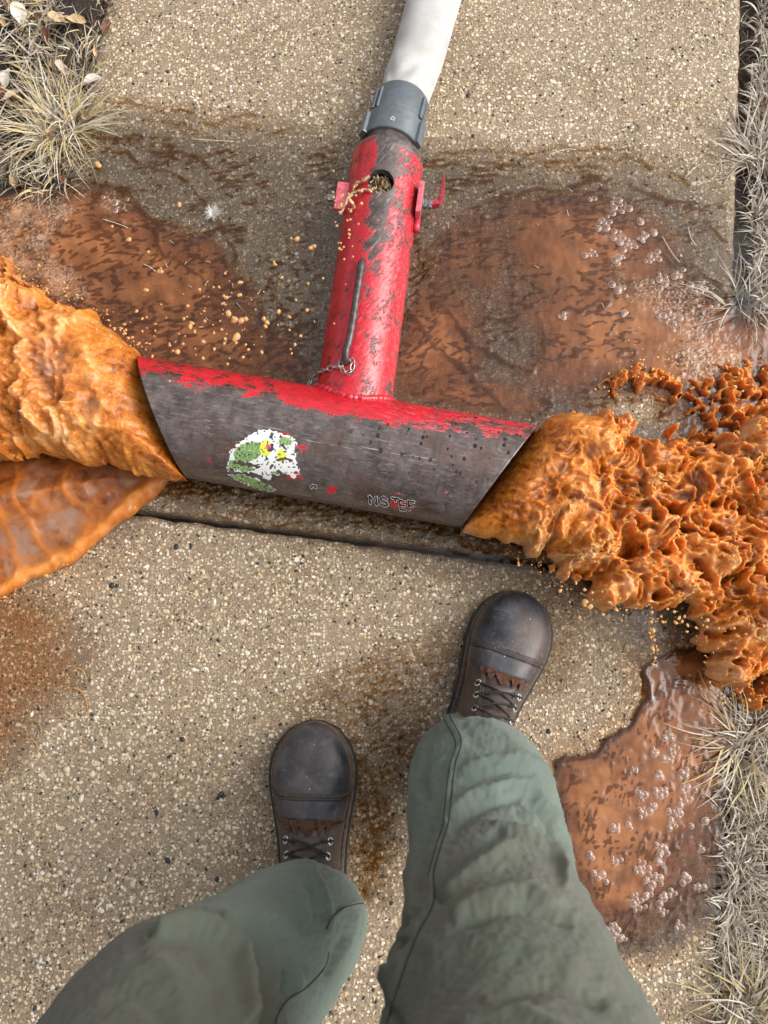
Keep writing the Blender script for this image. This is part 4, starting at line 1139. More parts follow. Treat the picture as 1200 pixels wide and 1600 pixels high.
        for r1, r2 in zip(rings[:-1], rings[1:]):
            for i in range(n): bm.faces.new((r1[i], r1[(i + 1) % n], r2[(i + 1) % n], r2[i]))
        bm.faces.new(rings[0]); bm.faces.new(rings[-1]); bmesh.ops.recalc_face_normals(bm, faces=bm.faces)
        return addp(nm, bm_mesh(nm, bm, False), mat)
    slabm('outsole', .0055, .001, .020, MAT_RUB, True); slabm('welt', .0012, .0205, .0255, MAT_WELT)
    ws_ = [wp(s, y - math.copysign(.0028, y - cline(s)), .0262) for s, y in outline(.0, 120) if .35 < s]
    h1 = [p for p in ws_]
    addp('stitching', tube('stitching', h1, .0007, 6, res=300), MAT_KILT)
    return b
boot((499, 1127), (487, 1400), 1.0)
boot((813, 925), (738, 1160), -1.0)

# trousers
def trouser_material():
    m = M('green_grey_work_cloth'); v = m.coord()
    n1 = m.noise(v, 9, 5, .6); n2 = m.noise(v, 45, 5, .65)
    c = m.mix(m.maprange(n1, .35, .65), (.112, .150, .124), (.152, .195, .162))
    c = m.mix(m.math('MULTIPLY', m.attr('dirt'), m.maprange(n2, .25, .6, .45, .85)), c, (.105, .102, .072))
    c = m.mix(m.maprange(n2, .60, .75, 0, .35), c, (.07, .075, .06))
    dsm = m.maprange(m.noise(m.mapping(v, (1, 1, 1), (.4, .2, .5), (3, 1, 2)), 30, 6, .75), .66, .74, 0, .5)
    c = m.mix(dsm, c, (.36, .39, .35))
    br = m.noise(v, 1500, 3, .6)
    c = m.mix(m.maprange(br, .3, .7, 0, .22), c, (.06, .07, .06))
    h = m.math('ADD', m.math('MULTIPLY', br, .25), m.math('MULTIPLY', n2, .55))
    return m.end(m.bsdf(c, .82, 0, .25, m.bump(h, .35, .0015), sheen=.12))
MAT_TR = trouser_material()
MAT_SEAM = simple('dark_seam_thread', (.022, .028, .024), .9, var=.3, scale=500)

def leg(stations, folds, dirtfun, extra=0.):
    q = []
    for cx, cy, z, hw, asp in stations:
        p = P(cx, cy, z); q.append([p.x, p.y, p.z, hw / scale_at(cy, z), asp])
    ns, nk = 330, 300
    st = catmull(q, ns); V = np.zeros((ns, nk, 3)); N = np.zeros((ns, nk, 3))
    th_ = np.linspace(0, 2 * np.pi, nk, endpoint=False)
    for i in range(ns):
        c_ = Vector(st[i][:3]); t = (Vector(st[min(i + 2, ns - 1)][:3]) - Vector(st[max(i - 2, 0)][:3])).normalized()
        if i < 8: t = (Vector(st[10][:3]) - Vector(st[0][:3])).normalized()
        sx_ = Vector((1, 0, 0)); sx_ = (sx_ - t * sx_.dot(t)).normalized(); sy_ = t.cross(sx_)
        r = st[i][3]; ca = np.cos(th_); sa = np.sin(th_)
        V[i] = np.array(c_) + np.outer(ca * r, np.array(sx_)) + np.outer(sa * r * st[i][4], np.array(sy_))
        N[i] = np.outer(ca, np.array(sx_)) + np.outer(sa, np.array(sy_))
    Xv, Yv, Zv = V[..., 0], V[..., 1], V[..., 2]
    px_, py_ = PXN(Xv, Yv, Zv)
    view = np.array([0, 0, CAM_H]) - V; dist = np.linalg.norm(view, axis=-1, keepdims=True); fac = (N * view / dist).sum(-1)
    wv_ = sst(-.15, .25, fac)
    D = np.zeros(px_.shape); mm_px = (dist[..., 0] / FOC)                # metres per pixel
    wx = px_ + 4 * gn(px_ / 40, py_ / 40, 301) + 1.2 * gn(px_ / 12, py_ / 12, 303); wy = py_ + 4 * gn(px_ / 40, py_ / 40, 302) + 1.2 * gn(px_ / 12, py_ / 12, 304)
    for pts, wdt, amp in folds:
        if len(pts) > 2:
            pts = [tuple(a) for a in catmull(pts, len(pts) * 6)]
        d = sdline(wx, wy, pts)
        ends = np.minimum(np.hypot(wx - pts[0][0], wy - pts[0][1]), np.hypot(wx - pts[-1][0], wy - pts[-1][1]))
        tp = sst(0, wdt * 2.2, ends + wdt * .3)
        D += amp * (.45 * np.exp(-(d / wdt) ** 2) + .65 * np.exp(-(np.abs(d) / (wdt * .75)) ** 1.25)) * tp * wv_
    # cloth drape away from the drawn folds
    aa = th_[None] + 0 * Zv
    u = np.cos(aa) * 2.0; w = np.sin(aa) * 2.0
    fl = gn(u * 1.1 + Zv * 9, w * 1.1 - Zv * 14 + extra, 311) + .5 * gn(u * 2.3 + Zv * 24, w * 2.3 + Zv * 17 + extra, 312)
    D += .0042 * (1 - .78 * wv_) * fl
    sh = 1 - np.abs(gn(u * 1.4 + Zv * 20 + 5, w * 1.4 + Zv * 6 + extra, 313)) * 2.2
    D += .0035 * np.clip(sh, 0, 1) ** 2 * (1 - .85 * wv_)
    D += .0009 * fbm(px_ / 9, py_ / 9, 320, 3) * wv_
    V = V + N * D[..., None]
    dirt = dirtfun(px_, py_, Zv)
    # turn the hem in
    inner = V[:10][::-1].copy(); ctr_ = V[0].mean(0)
    inner = ctr_ + (inner - ctr_) * .965; inner[:, :, 2] = V[:10][::-1][:, :, 2]
    V2 = np.concatenate([inner, V], 0); dirt = np.concatenate([dirt[:10][::-1], dirt], 0)
    me = npmesh('trouser_leg', V2.reshape(-1, 3), gridfaces(ns + 10, nk, True), True, {'dirt': dirt.reshape(-1)})
    return put('trouser_leg', me, person, MAT_TR)

FR = [
 ([(704, 1284), (728, 1252), (768, 1232), (804, 1226), (840, 1240), (876, 1290)], 10, .0065), ([(700, 1305), (730, 1275), (768, 1256), (806, 1250), (840, 1268), (868, 1310)], 9, -.006),
 ([(712, 1212), (752, 1192), (800, 1182), (848, 1196), (872, 1225)], 9, .004), ([(722, 1228), (760, 1212), (800, 1203), (840, 1215)], 8, -.004),
 ([(764, 1290), (808, 1296), (838, 1308), (866, 1330), (890, 1390)], 7, .006), ([(776, 1280), (815, 1284), (848, 1294), (874, 1312)], 6, -.0055),
 ([(812, 1316), (764, 1345), (720, 1376), (690, 1412)], 12, .006), ([(790, 1300), (745, 1325), (705, 1360), (684, 1392)], 9, -.005),
 ([(700, 1440), (750, 1405), (820, 1392), (890, 1420)], 14, .006), ([(700, 1465), (760, 1432), (830, 1420), (900, 1450)], 12, -.005),
 ([(650, 1500), (720, 1470), (820, 1480), (930, 1520)], 20, .005), ([(760, 1560), (850, 1540), (960, 1570)], 18, -.006), ([(700, 1620), (800, 1590), (920, 1640)], 20, .006),
 ([(688, 1096), (720, 1156), (708, 1196), (700, 1284), (688, 1320), (676, 1364), (676, 1412), (652, 1460), (632, 1510), (606, 1600)], 9, .0035),
 ([(668, 1112), (652, 1150), (644, 1200), (655, 1262)], 7, .004), ([(684, 1130), (668, 1170), (664, 1220), (668, 1260)], 7, -.005), ([(700, 1180), (684, 1196), (676, 1212), (660, 1222)], 5, .0035), ([(640, 1130), (650, 1180), (648, 1215)], 4, -.003),
 ([(808, 1246), (850, 1290), (886, 1370)], 6, .0035), ([(800, 1262), (840, 1300), (872, 1350)], 6, -.003),
 ([(655, 1290), (650, 1350), (640, 1420), (628, 1450)], 8, .004), ([(672, 1290), (664, 1340), (655, 1400)], 6, -.0025),
 ([(640, 1430), (612, 1462), (640, 1480)], 9, -.009), ([(622, 1500), (600, 1540), (580, 1545)], 9, .010), ([(600, 1560), (620, 1590), (630, 1620)], 8, -.007),
 ([(745, 1125), (790, 1150), (830, 1190)], 12, .003), ([(730, 1150), (770, 1175), (800, 1165)], 10, -.0025), ([(690, 1380), (684, 1400), (690, 1420)], 6, -.004),
]
leg([(738, 1203, .055, 93, 1.0), (744, 1225, .11, 101, 1.02), (752, 1252, .2, 114, 1.05), (764, 1320, .32, 124, .95), (771, 1400, .44, 135, .9), (785, 1490, .54, 166, .9), (800, 1600, .62, 205, .9), (826, 1760, .70, 255, .9), (830, 1960, .80, 300, .95), (800, 2300, .92, 380, .9)],
    FR, lambda x_, y_, z_: np.clip(.95 * sst(.36, .56, z_ + .05 * gn(x_ / 50, y_ / 50, 5)) + .25 * sst(.2, .6, gn(x_ / 35, y_ / 35, 6)), 0, 1), 3.)
FL = [
 ([(235, 1466), (300, 1452), (340, 1461), (362, 1480), (374, 1508), (380, 1550), (384, 1620)], 11, .016), ([(318, 1432), (352, 1440), (386, 1462), (402, 1500), (408, 1550), (414, 1620)], 9, -.015),
 ([(340, 1430), (390, 1435), (415, 1465), (425, 1505), (440, 1560)], 8, .005), ([(485, 1350), (505, 1390), (515, 1445), (512, 1470)], 7, .005), ([(470, 1365), (486, 1400), (494, 1440)], 8, -.004),
 ([(410, 1430), (460, 1480), (485, 1525)], 10, -.005), ([(395, 1412), (440, 1440), (490, 1480)], 9, .004), ([(430, 1480), (470, 1530), (450, 1570)], 9, .004), ([(560, 1420), (540, 1470), (500, 1550)], 12, .005), ([(540, 1450), (525, 1480), (505, 1530)], 6, -.005),
 ([(450, 1500), (440, 1540), (430, 1560)], 8, -.006), ([(210, 1500), (260, 1520), (300, 1600)], 20, .004), ([(150, 1560), (220, 1560), (280, 1640)], 18, -.004), ([(290, 1480), (330, 1530), (340, 1600)], 16, -.003),
 ([(575, 1410), (540, 1417), (512, 1445)], 5, .003), ([(360, 1420), (400, 1390), (440, 1372)], 12, .003),
]
leg([(484, 1440, .055, 86, .95), (478, 1446, .11, 92, .97), (455, 1462, .20, 104, 1.0), (405, 1508, .31, 126, .95), (338, 1560, .41, 148, .92), (278, 1612, .50, 174, .95), (235, 1720, .60, 215, .95), (200, 1900, .70, 262, .95), (230, 2150, .80, 300, .95), (330, 2450, .91, 380, .9)],
    FL, lambda x_, y_, z_: np.clip(.97 * sst(.40, .46, z_ - .0006 * (x_ - 300) + .01 * gn(x_ / 40, y_ / 40, 8)) + .2 * sst(.2, .6, gn(x_ / 35, y_ / 35, 9)), 0, 1), 11.)

# hips, jacket, so that the wearer shades the ground as a body does
def ring_loft(nm, secs, mat, nk=48, ns=60):
    st = catmull(secs, ns); V = []
    for cx, cy, cz, rx, ry in st:
        for k in range(nk):
            a = 2 * math.pi * k / nk; V.append((cx + rx * math.cos(a), cy + ry * math.sin(a), cz))
    n = len(V); V.append(tuple(st[0][:3])); V.append(tuple(st[-1][:3]))
    Fq = gridfaces(ns, nk, True)
    caps = [(n, (k + 1) % nk, k, k) for k in range(nk)] + [(n + 1, (ns - 1) * nk + k, (ns - 1) * nk + (k + 1) % nk, (ns - 1) * nk + (k + 1) % nk) for k in range(nk)]
    bm = bmesh.new(); bv = [bm.verts.new(v) for v in V]
    for f_ in Fq: bm.faces.new([bv[i] for i in f_])
    for f_ in caps: bm.faces.new([bv[i] for i in f_[:3]])
    bmesh.ops.recalc_face_normals(bm, faces=bm.faces)
    return put(nm, bm_mesh(nm, bm, True), person, mat)
ring_loft('trouser_seat', [(.02, -.47, .80, .16, .11), (.02, -.47, .88, .19, .13), (.02, -.48, .97, .18, .12), (.02, -.49, 1.03, .165, .11)], MAT_TR)
ring_loft('jacket', [(.02, -.49, 1.00, .185, .13), (.02, -.50, 1.15, .18, .13), (.02, -.51, 1.32, .20, .14), (.02, -.52, 1.45, .21, .13), (.02, -.52, 1.52, .12, .09), (.02, -.52, 1.55, .06, .06)], simple('dark_work_jacket', (.05, .055, .06), .8))

# seams laid on the cloth
bpy.context.view_layer.update()
legs_ = [o for o in person.children if o.name.startswith('trouser_leg')]
def bvh_of(o):
    me = o.data; n = len(me.vertices); co = np.zeros(n * 3, np.float32); me.vertices.foreach_get('co', co); co = co.reshape(-1, 3)
    lp_ = np.zeros(len(me.loops), np.int32); me.loops.foreach_get('vertex_index', lp_)
    return BVHTree.FromPolygons([tuple(c_) for c_ in co.tolist()], lp_.reshape(-1, 4).tolist())
bv_ = [bvh_of(o) for o in legs_]
def seam(which, pts, r=.0008, off=0.0002):
    pp = catmull(pts, len(pts) * 9); out = []
    for x_, y_ in pp:
        h = bv_[which].ray_cast(CAMP, raydir(x_, y_))
        if h[0] is not None: out.append(h[0] + (h[1] if h[1].dot(raydir(x_, y_)) < 0 else -h[1]) * off)
    if len(out) > 3: put('seam', tube('seam', out, r, 6, smooth_path=False), person, MAT_SEAM)
sr = [(690, 1098), (706, 1125), (721, 1158), (711, 1196), (706, 1240), (701, 1284), (690, 1320), (678, 1364), (677, 1412), (653, 1460), (634, 1508), (612, 1575), (600, 1620)]
seam(0, sr, .0007); seam(0, [(x_ - 9, y_ + 4) for x_, y_ in sr[:8]], .0006); 
seam(1, [(574, 1411), (555, 1413), (535, 1420), (518, 1435), (510, 1452)], .0007)
seam(1, [(514, 1488), (507, 1512), (480, 1542), (450, 1562), (434, 1585), (428, 1610)], .0007)
# ================================================================ GUSHING WATER
def gush_material(name='gushing_muddy_water', clear=False):
    m = M(name); v = m.coord()
    fo = m.attr('foam'); th_ = m.attr('thin')
    n1 = m.noise(v, 70, 5, .6, .8); n2 = m.noise(v, 28, 4, .6, 1.2)
    k = m.math('ADD', m.math('MULTIPLY', n1, .42), m.math('MULTIPLY', fo, .72)); k = m.math('ADD', k, m.math('MULTIPLY', m.math('SUBTRACT', n2, .5), .5))
    def fil(sc_, ds_, pw):
        q = m.math('ABSOLUTE', m.math('SUBTRACT', m.noise(v, sc_, 2, .5, ds_), .5))
        return m.math('POWER', m.maprange(q, 0, .16, 1, 0), pw)
    web_ = m.math('ADD', m.math('MULTIPLY', fil(42, 1.6, 2.2), .04 if clear else .20), m.math('MULTIPLY', fil(95, 1.2, 2.), .03 if clear else .13))
    k = m.math('ADD', m.math('SUBTRACT', k, .12), web_)
    c = m.ramp(k, [(.08, (.22, .058, .008)), (.28, (.50, .155, .018)), (.50, (.66, .235, .036)), (.74, (.78, .345, .095)), (1., (.86, .54, .28))])
    c = m.mix(m.maprange(m.noise(v, 9, 3), .40, .62, 0, .30), c, m.mix(1., c, (.55, .38, .25), 'MULTIPLY')); c = m.mix(m.math('MULTIPLY', m.math('MULTIPLY', th_, m.maprange(n2, .35, .6, .3, 1.)), m.maprange(web_, .05, .3, 1, .25)), c, (.44, .26, .18))  # lilac-grey sky sheen on thin water put into the colour
    bmp = m.bump(m.math('ADD', n1, m.math('MULTIPLY', web_, 1.2)), .4, .004)
    b = m.bsdf(c, m.maprange(th_, 0, 1, .08 if clear else .24, .06), 0, .6, bmp, ior=1.4)
    pb = b.node; pb.inputs['Subsurface Weight'].default_value = .65; pb.inputs['Subsurface Radius'].default_value = (1., .38, .10); pb.inputs['Subsurface Scale'].default_value = .016
    tl = m.n('ShaderNodeBsdfTranslucent'); m.lk(c, tl.inputs[0])
    mx = m.n('ShaderNodeMixShader'); mx.inputs[0].default_value = .12; m.lk(b, mx.inputs[1]); m.lk(tl.outputs[0], mx.inputs[2])
    cl = m.attr('clear'); tr = m.n('ShaderNodeBsdfTransparent'); m.lk(m.mix(.5, (.9, .62, .32), (.85, .55, .26)), tr.inputs[0])
    m3 = m.n('ShaderNodeMixShader'); m.lk(cl, m3.inputs[0]); m.lk(mx.outputs[0], m3.inputs[1]); m.lk(tr.outputs[0], m3.inputs[2])
    return m.end(m3.outputs[0])
MAT_GUSH = gush_material(); MAT_SHEET = gush_material('amber_water_sheet', True)

def bil(A, i, j):
    i = np.clip(i, 0, A.shape[0] - 1.001); j = np.clip(j, 0, A.shape[1] - 1.001); i0 = i.astype(int); j0 = j.astype(int); fi = i - i0; fj = j - j0
    return (A[i0, j0] * (1 - fi) + A[i0 + 1, j0] * fi) * (1 - fj) + (A[i0, j0 + 1] * (1 - fi) + A[i0 + 1, j0 + 1] * fi) * fj

def build_gush(nm, x0, x1, y0, y1, z1, h, sheets, extra_fields, zlo=-.004):
    """sheets(x,y)->list of (zc, T) 2D arrays; thick sheets united into one closed surface"""
    xs = np.arange(x0, x1, h); ys = np.arange(y0, y1, h); zs = np.arange(zlo - h, z1, h)
    X, Y = np.meshgrid(xs, ys, indexing='ij')
    sh, fields = sheets(X, Y)
    Fv = None
    for zc, T, warp in sh:
        if warp is not None:
            f_ = np.abs(zs[None, None, :] + warp[..., None] * np.sin(zs[None, None, :] * 90) - zc[..., None]) - T[..., None]
        else: f_ = np.abs(zs[None, None, :] - zc[..., None]) - T[..., None]
        Fv = f_ if Fv is None else np.minimum(Fv, f_)
    Fv = Fv.astype(np.float32)
    # keep the border closed
    Fv[0] = Fv[-1] = .01; Fv[:, 0] = .01; Fv[:, -1] = .01; Fv[:, :, 0] = .01; Fv[:, :, -1] = .01
    V, Q = surface_nets(Fv, (x0, y0, zs[0]), h)
    i = (V[:, 0] - x0) / h; j = (V[:, 1] - y0) / h
    at = {k: bil(a, i, j) for k, a in fields.items()}
    # one relaxation pass takes the voxel steps out
    for _ in range(2):
        acc = np.zeros_like(V); cnt = np.zeros(len(V))
        for a, b in ((0, 1), (1, 2), (2, 3), (3, 0)):
            np.add.at(acc, Q[:, a], V[Q[:, b]]); np.add.at(acc, Q[:, b], V[Q[:, a]]); np.add.at(cnt, Q[:, a], 1); np.add.at(cnt, Q[:, b], 1)
        V = V * .5 + acc / np.maximum(cnt, 1)[:, None] * .5
    if extra_fields: at.update(extra_fields(V, at))
    return npmesh(nm, V, Q, True, at)

RP = [(843, 661), (870, 652), (905, 652), (945, 647), (962, 668), (1000, 688), (1058, 678), (1092, 700), (1135, 685), (1165, 660), (1200, 650), (1370, 640), (1420, 720), (1440, 860), (1400, 1000), (1300, 1060), (1200, 1058), (1180, 1075), (1150, 1085), (1120, 1060), (1112, 1010), (1100, 955), (1060, 945), (1030, 952), (1012, 945), (985, 952), (962, 945), (940, 948), (925, 915), (905, 903), (885, 905), (868, 915), (862, 900), (872, 875), (850, 868), (820, 850), (790, 848), (750, 840), (716, 831)]
def right_sheets(X, Y):
    px_, py_ = PXN(X, Y, .085)
    a = (X - A0.x) * E1.x + (Y - A0.y) * E1.y; w = (X - A0.x) * E2.x + (Y - A0.y) * E2.y
    t = w; out = a - cutR(w)                      # distance beyond the cut
    grow = sst(.0, .30, out); g2 = sst(.005, .15, out)
    wx = px_ + 20 * g2 * gn(px_ / 34, py_ / 34, 401) + 9 * g2 * gn(px_ / 13, py_ / 13, 402)
    wy = py_ + 22 * g2 * gn(px_ / 30, py_ / 34, 403) + 7 * g2 * gn(px_ / 13, py_ / 13, 404)
    d = -sdpoly(wx, wy, RP) / 985.
    d = np.where(out < .003, -.01 - (.003 - out), d) if False else d
    R = .086 - .036 * sst(0, .35, out)
    T = np.where(d > 0, np.sqrt(np.clip(np.minimum(d, R) * (2 * R - np.minimum(d, R)), 0, None)), d)
    inside = sst(-.004, .004, out + .02)
    T = np.where(out < -.03, -.01, T)
    # inside the bore stay within the pipe
    bore = np.sqrt(np.clip((R1 - .009) ** 2 - w ** 2, 0, None)); T = np.where(out < .004, np.minimum(T, np.where(np.abs(w) < R1 - .009, bore, -.01)), T)
    sa = a * 985 / 74 + .75 * gn(px_ / 60, py_ / 60, 411); sw_ = w * 985 / 44 + .75 * gn(px_ / 60, py_ / 60, 412)
    sa = sa + .22 * gn(px_ / 22, py_ / 22, 415); sw_ = sw_ + .22 * gn(px_ / 22, py_ / 22, 416)
    ridge = np.maximum(rdg(sa * .8, sw_ * .75, 413, 2.2), .8 * rdg(sa * 1.3 + 7, sw_ * 1.1, 418, 2.5)); V1 = 1 - ridge
    ridge2 = rdg(sa * 2.4 + 5, sw_ * 2.6, 414, 2.2); ridge3 = rdg(sa * 5.2, sw_ * 5.4, 419, 2.)
    n = fbm(px_ / 58, py_ / 46, 421, 3, .5)
    rel = g2 * (.020 * ridge + .012 * ridge2 + .006 * ridge3 + .014 * n - .016) + (1 - g2) * .0025 * gn(a * 985 / 30, w * 985 / 7, 422) + .0012 * fbm(px_ / 9, py_ / 7, 423, 2)
    T = np.where(T > 0, T + rel * sst(0, .02, T), T)
    holes = sst(.30, .62, gn(px_ / 38 + 3, py_ / 34, 431) + .3 * gn(px_ / 14, py_ / 14, 432)) * sst(.15, .34, out) * (1 - ridge)
    T = T - .09 * holes
    zc = Z1 - .022 * sst(.05, .5, out) + .012 * g2 * gn(px_ / 70, py_ / 60, 433)
    # flying lace above the bulk
    top = zc + np.maximum(T, 0)
    sa3 = sa * .8 + 9.3 + .5 * gn(px_ / 18, py_ / 18, 434); sw3 = sw_ * .9 + 4.1 + .5 * gn(px_ / 18, py_ / 18, 437); f1c, f2c, _ = vor(sa3, sw3, 436)
    lace = np.maximum(rdg(sa3 * .8, sw3 * .8, 461, 3.), .8 * rdg(sa3 * 1.5, sw3 * 1.5, 462, 3.)) * sst(-.1, .45, gn(px_ / 50, py_ / 50, 435)) * g2
    T3 = .0085 * lace - .0030; T3 = np.where(d > .004, T3, -.01)
    z3 = top + .008 + .012 * n
    foam = np.clip(-.05 + .55 * ridge * g2 + .36 * ridge2 * g2 + .25 * ridge3 * (.3 + .7 * g2) + .3 * n + .35 * lace + .25 * np.exp(-(d / .010) ** 2) + .3 * (1 - g2) * (.5 + gn(a * 985 / 40, w * 985 / 6, 451)), 0, 1)
    thin = np.clip(sst(.10, .55, gn(px_ / 30, py_ / 24, 441) + .6 * (V1 - .5)) * g2 + .25 * sst(.3, .7, gn(px_ / 40, py_ / 20, 442)), 0, 1) * (1 - ridge)
    return [(zc, T, None), (z3, T3, None)], dict(foam=foam, thin=thin, clear=np.clip(.45 * thin * g2 * (1 - ridge2), 0, .4))
rx0 = P(700, 840, .09).x; ry0 = P(1000, 1120, .0).y; ry1 = P(1000, 600, .0).y
me = build_gush('gush_right', rx0, .83, ry0, ry1, .23, .0026, right_sheets, None)
tag(put('water_gush', me, None, MAT_GUSH), 'broad orange-brown water gush bursting from the right end of the pipe', 'water gush', 'gushes of muddy water from the pipe ends')

LP = [(225, 560), (217, 548), (205, 545), (196, 534), (180, 520), (160, 510), (148, 488), (128, 492), (112, 478), (100, 484), (84, 470), (70, 462), (45, 452), (20, 442), (-20, 432), (-90, 425), (-170, 410), (-240, 440), (-290, 500), (-310, 580), (-290, 670), (-230, 730), (-150, 750), (-90, 730), (0, 712), (20, 718), (45, 706), (75, 714), (110, 712), (132, 722), (170, 722), (205, 738), (240, 742), (268, 750), (291, 748)]
def left_sheets(X, Y):
    px_, py_ = PXN(X, Y, .095)
    a = (X - A0.x) * E1.x + (Y - A0.y) * E1.y; w = (X - A0.x) * E2.x + (Y - A0.y) * E2.y
    out = cutL(w) - a
    g2 = sst(.03, .20, out)
    wx = px_ + 10 * g2 * gn(px_ / 26, py_ / 26, 501) + 5 * sst(.0, .1, out) * gn(px_ / 9, py_ / 9, 502)
    wy = py_ + 11 * g2 * gn(px_ / 24, py_ / 26, 503) + 6 * sst(.0, .1, out) * gn(px_ / 9, py_ / 9, 504)
    d = -sdpoly(wx, wy, LP) / 1000.
    R = .086 - .01 * sst(0, .35, out)
    T = np.where(d > 0, np.sqrt(np.clip(np.minimum(d, R) * (2 * R - np.minimum(d, R)), 0, None)), d)
    T = np.where(out < -.03, -.01, T)
    bore = np.sqrt(np.clip((R1 - .009) ** 2 - w ** 2, 0, None)); T = np.where(out < .004, np.minimum(T, np.where(np.abs(w) < R1 - .009, bore, -.01)), T)
    n = fbm(px_ / 62, py_ / 50, 521, 4, .52); nf = fbm(px_ / 22, py_ / 15, 522, 3)
    sa = a * 985 / 64 + .9 * gn(px_ / 40, py_ / 40, 511); sw_ = w * 985 / 46 + .9 * gn(px_ / 40, py_ / 40, 512)
    sa = sa + .2 * gn(px_ / 22, py_ / 22, 515); sw_ = sw_ + .2 * gn(px_ / 22, py_ / 22, 516)
    ridge = rdg(sa * .8, sw_ * .8, 513, 2.4)
    ridge2 = rdg(sa * 1.9, sw_ * 2.2, 514, 2.2); ridge3 = rdg(a * 985 / 26, w * 985 / 11, 519, 2.)
    # overhanging lip across the plume, as in the photograph
    lip = sdline(wx, wy, [(30, 500), (70, 560), (60, 640), (90, 690), (150, 712), (165, 695), (188, 660), (180, 620), (150, 560), (110, 520)])
    lp_ = np.exp(-(lip / 9) ** 2)
    rel = g2 * (.012 * ridge + .006 * ridge2 + .003 * ridge3 + .020 * n + .014 * lp_ - .006) + .002 * nf + (1 - g2) * .003 * gn(a * 985 / 40 + w * 20, w * 985 / 8, 523)
    T = np.where(T > 0, T + rel * sst(0, .02, T), T)
    zc = Z1 - .006 * sst(.05, .5, out)
    foam = np.clip(.08 + .4 * ridge * g2 + .28 * ridge2 * g2 + .25 * ridge3 + .35 * n + .3 * lp_ + .2 * nf + .2 * np.exp(-(d / .02) ** 2), 0, 1)
    thin = np.clip(1.1 * G(px_, py_, 105, 590, 26, 42, -.5) + .8 * G(px_, py_, 170, 660, 18, 14) + .4 * sst(.3, .7, gn(px_ / 30, py_ / 30, 541)), 0, 1) * (1 - .7 * ridge)  # includes the lilac sky-reflection patches that go into the colour
    return [(zc, T, None)], dict(foam=foam, thin=thin, clear=0 * foam)
lx0 = P(-335, 700, .09).x; lx1 = P(300, 750, .09).x
me = build_gush('gush_left', lx0, lx1 + .01, P(0, 800, 0).y, P(0, 400, 0).y, .23, .0026, left_sheets, None)
tag(put('water_gush', me, None, MAT_GUSH), 'rounded orange-brown water gush pouring out of the left end of the pipe', 'water gush', 'gushes of muddy water from the pipe ends')

SP = [(262, 742), (252, 758), (228, 778), (196, 806), (170, 824), (140, 846), (112, 872), (80, 888), (40, 905), (0, 932), (-60, 960), (-120, 965), (-190, 940), (-250, 880), (-280, 800), (-260, 700), (60, 660), (200, 690)]
def sheet_sheets(X, Y):
    px_, py_ = PXN(X, Y, .03)
    wx = px_ + 5 * gn(px_ / 40, py_ / 40, 601) + 2 * gn(px_ / 12, py_ / 12, 602); wy = py_ + 6 * gn(px_ / 40, py_ / 40, 603)
    d = -sdpoly(wx, wy, SP) / 960.
    rim = np.exp(-((d - .012) / .013) ** 2); zc = .010 + .075 * sst(0, .20, d) + .004 * gn(px_ / 50, py_ / 50, 604)
    ang = np.arctan2(py_ - 600, px_ - 330); rad = np.hypot(py_ - 600, px_ - 330)
    st1 = np.clip(1 - np.abs(gn(ang * 9 + .4 * gn(px_ / 40, py_ / 40, 607), rad / 260, 605)) * 4.5, 0, 1); 
    lines = np.maximum.reduce([np.exp(-(sdline(wx, wy, q) / 5) ** 2) for q in ([(30, 730), (38, 790), (60, 850), (84, 880)], [(5, 760), (20, 850), (22, 910)], [(110, 720), (105, 770), (140, 800)])])
    st1 = np.maximum(st1 * .6, lines)
    T = .0028 + .009 * rim + .0018 * st1 + .0010 * fbm(px_ / 16, py_ / 16, 606, 3)
    T = np.where(d > 0, np.minimum(T, np.sqrt(np.clip(d, 0, 1) * .022)), d)
    foam = np.clip(.20 + .42 * rim + .20 * st1 + .30 * fbm(px_ / 24, py_ / 24, 608, 3), 0, 1)
    glare = np.clip(sst(.1, .6, fbm(px_ / 40, py_ / 40, 609, 3)) + G(px_, py_, 100, 810, 34, 26, -.5) + G(px_, py_, 30, 850, 30, 40) + .5 * G(px_, py_, 160, 740, 30, 16), 0, 1)  # patches of sky glare, put into the sheet's colour
    clear = np.clip((.42 - .15 * glare) * (1 - rim) * (1 - .6 * st1), 0, .5)
    return [(zc, T, None)], dict(foam=foam, thin=np.clip(glare + .3, 0, 1) * (1 - rim) * (1 - st1), clear=clear)
me = build_gush('sheet', P(-300, 900, .03).x, P(270, 742, .05).x, P(0, 1000, 0).y, P(0, 640, 0).y, .11, .0024, sheet_sheets, None)
tag(put('water_sheet', me, None, MAT_SHEET), 'thin translucent amber water sheet with a thick curled rim below the left gush', 'water sheet')

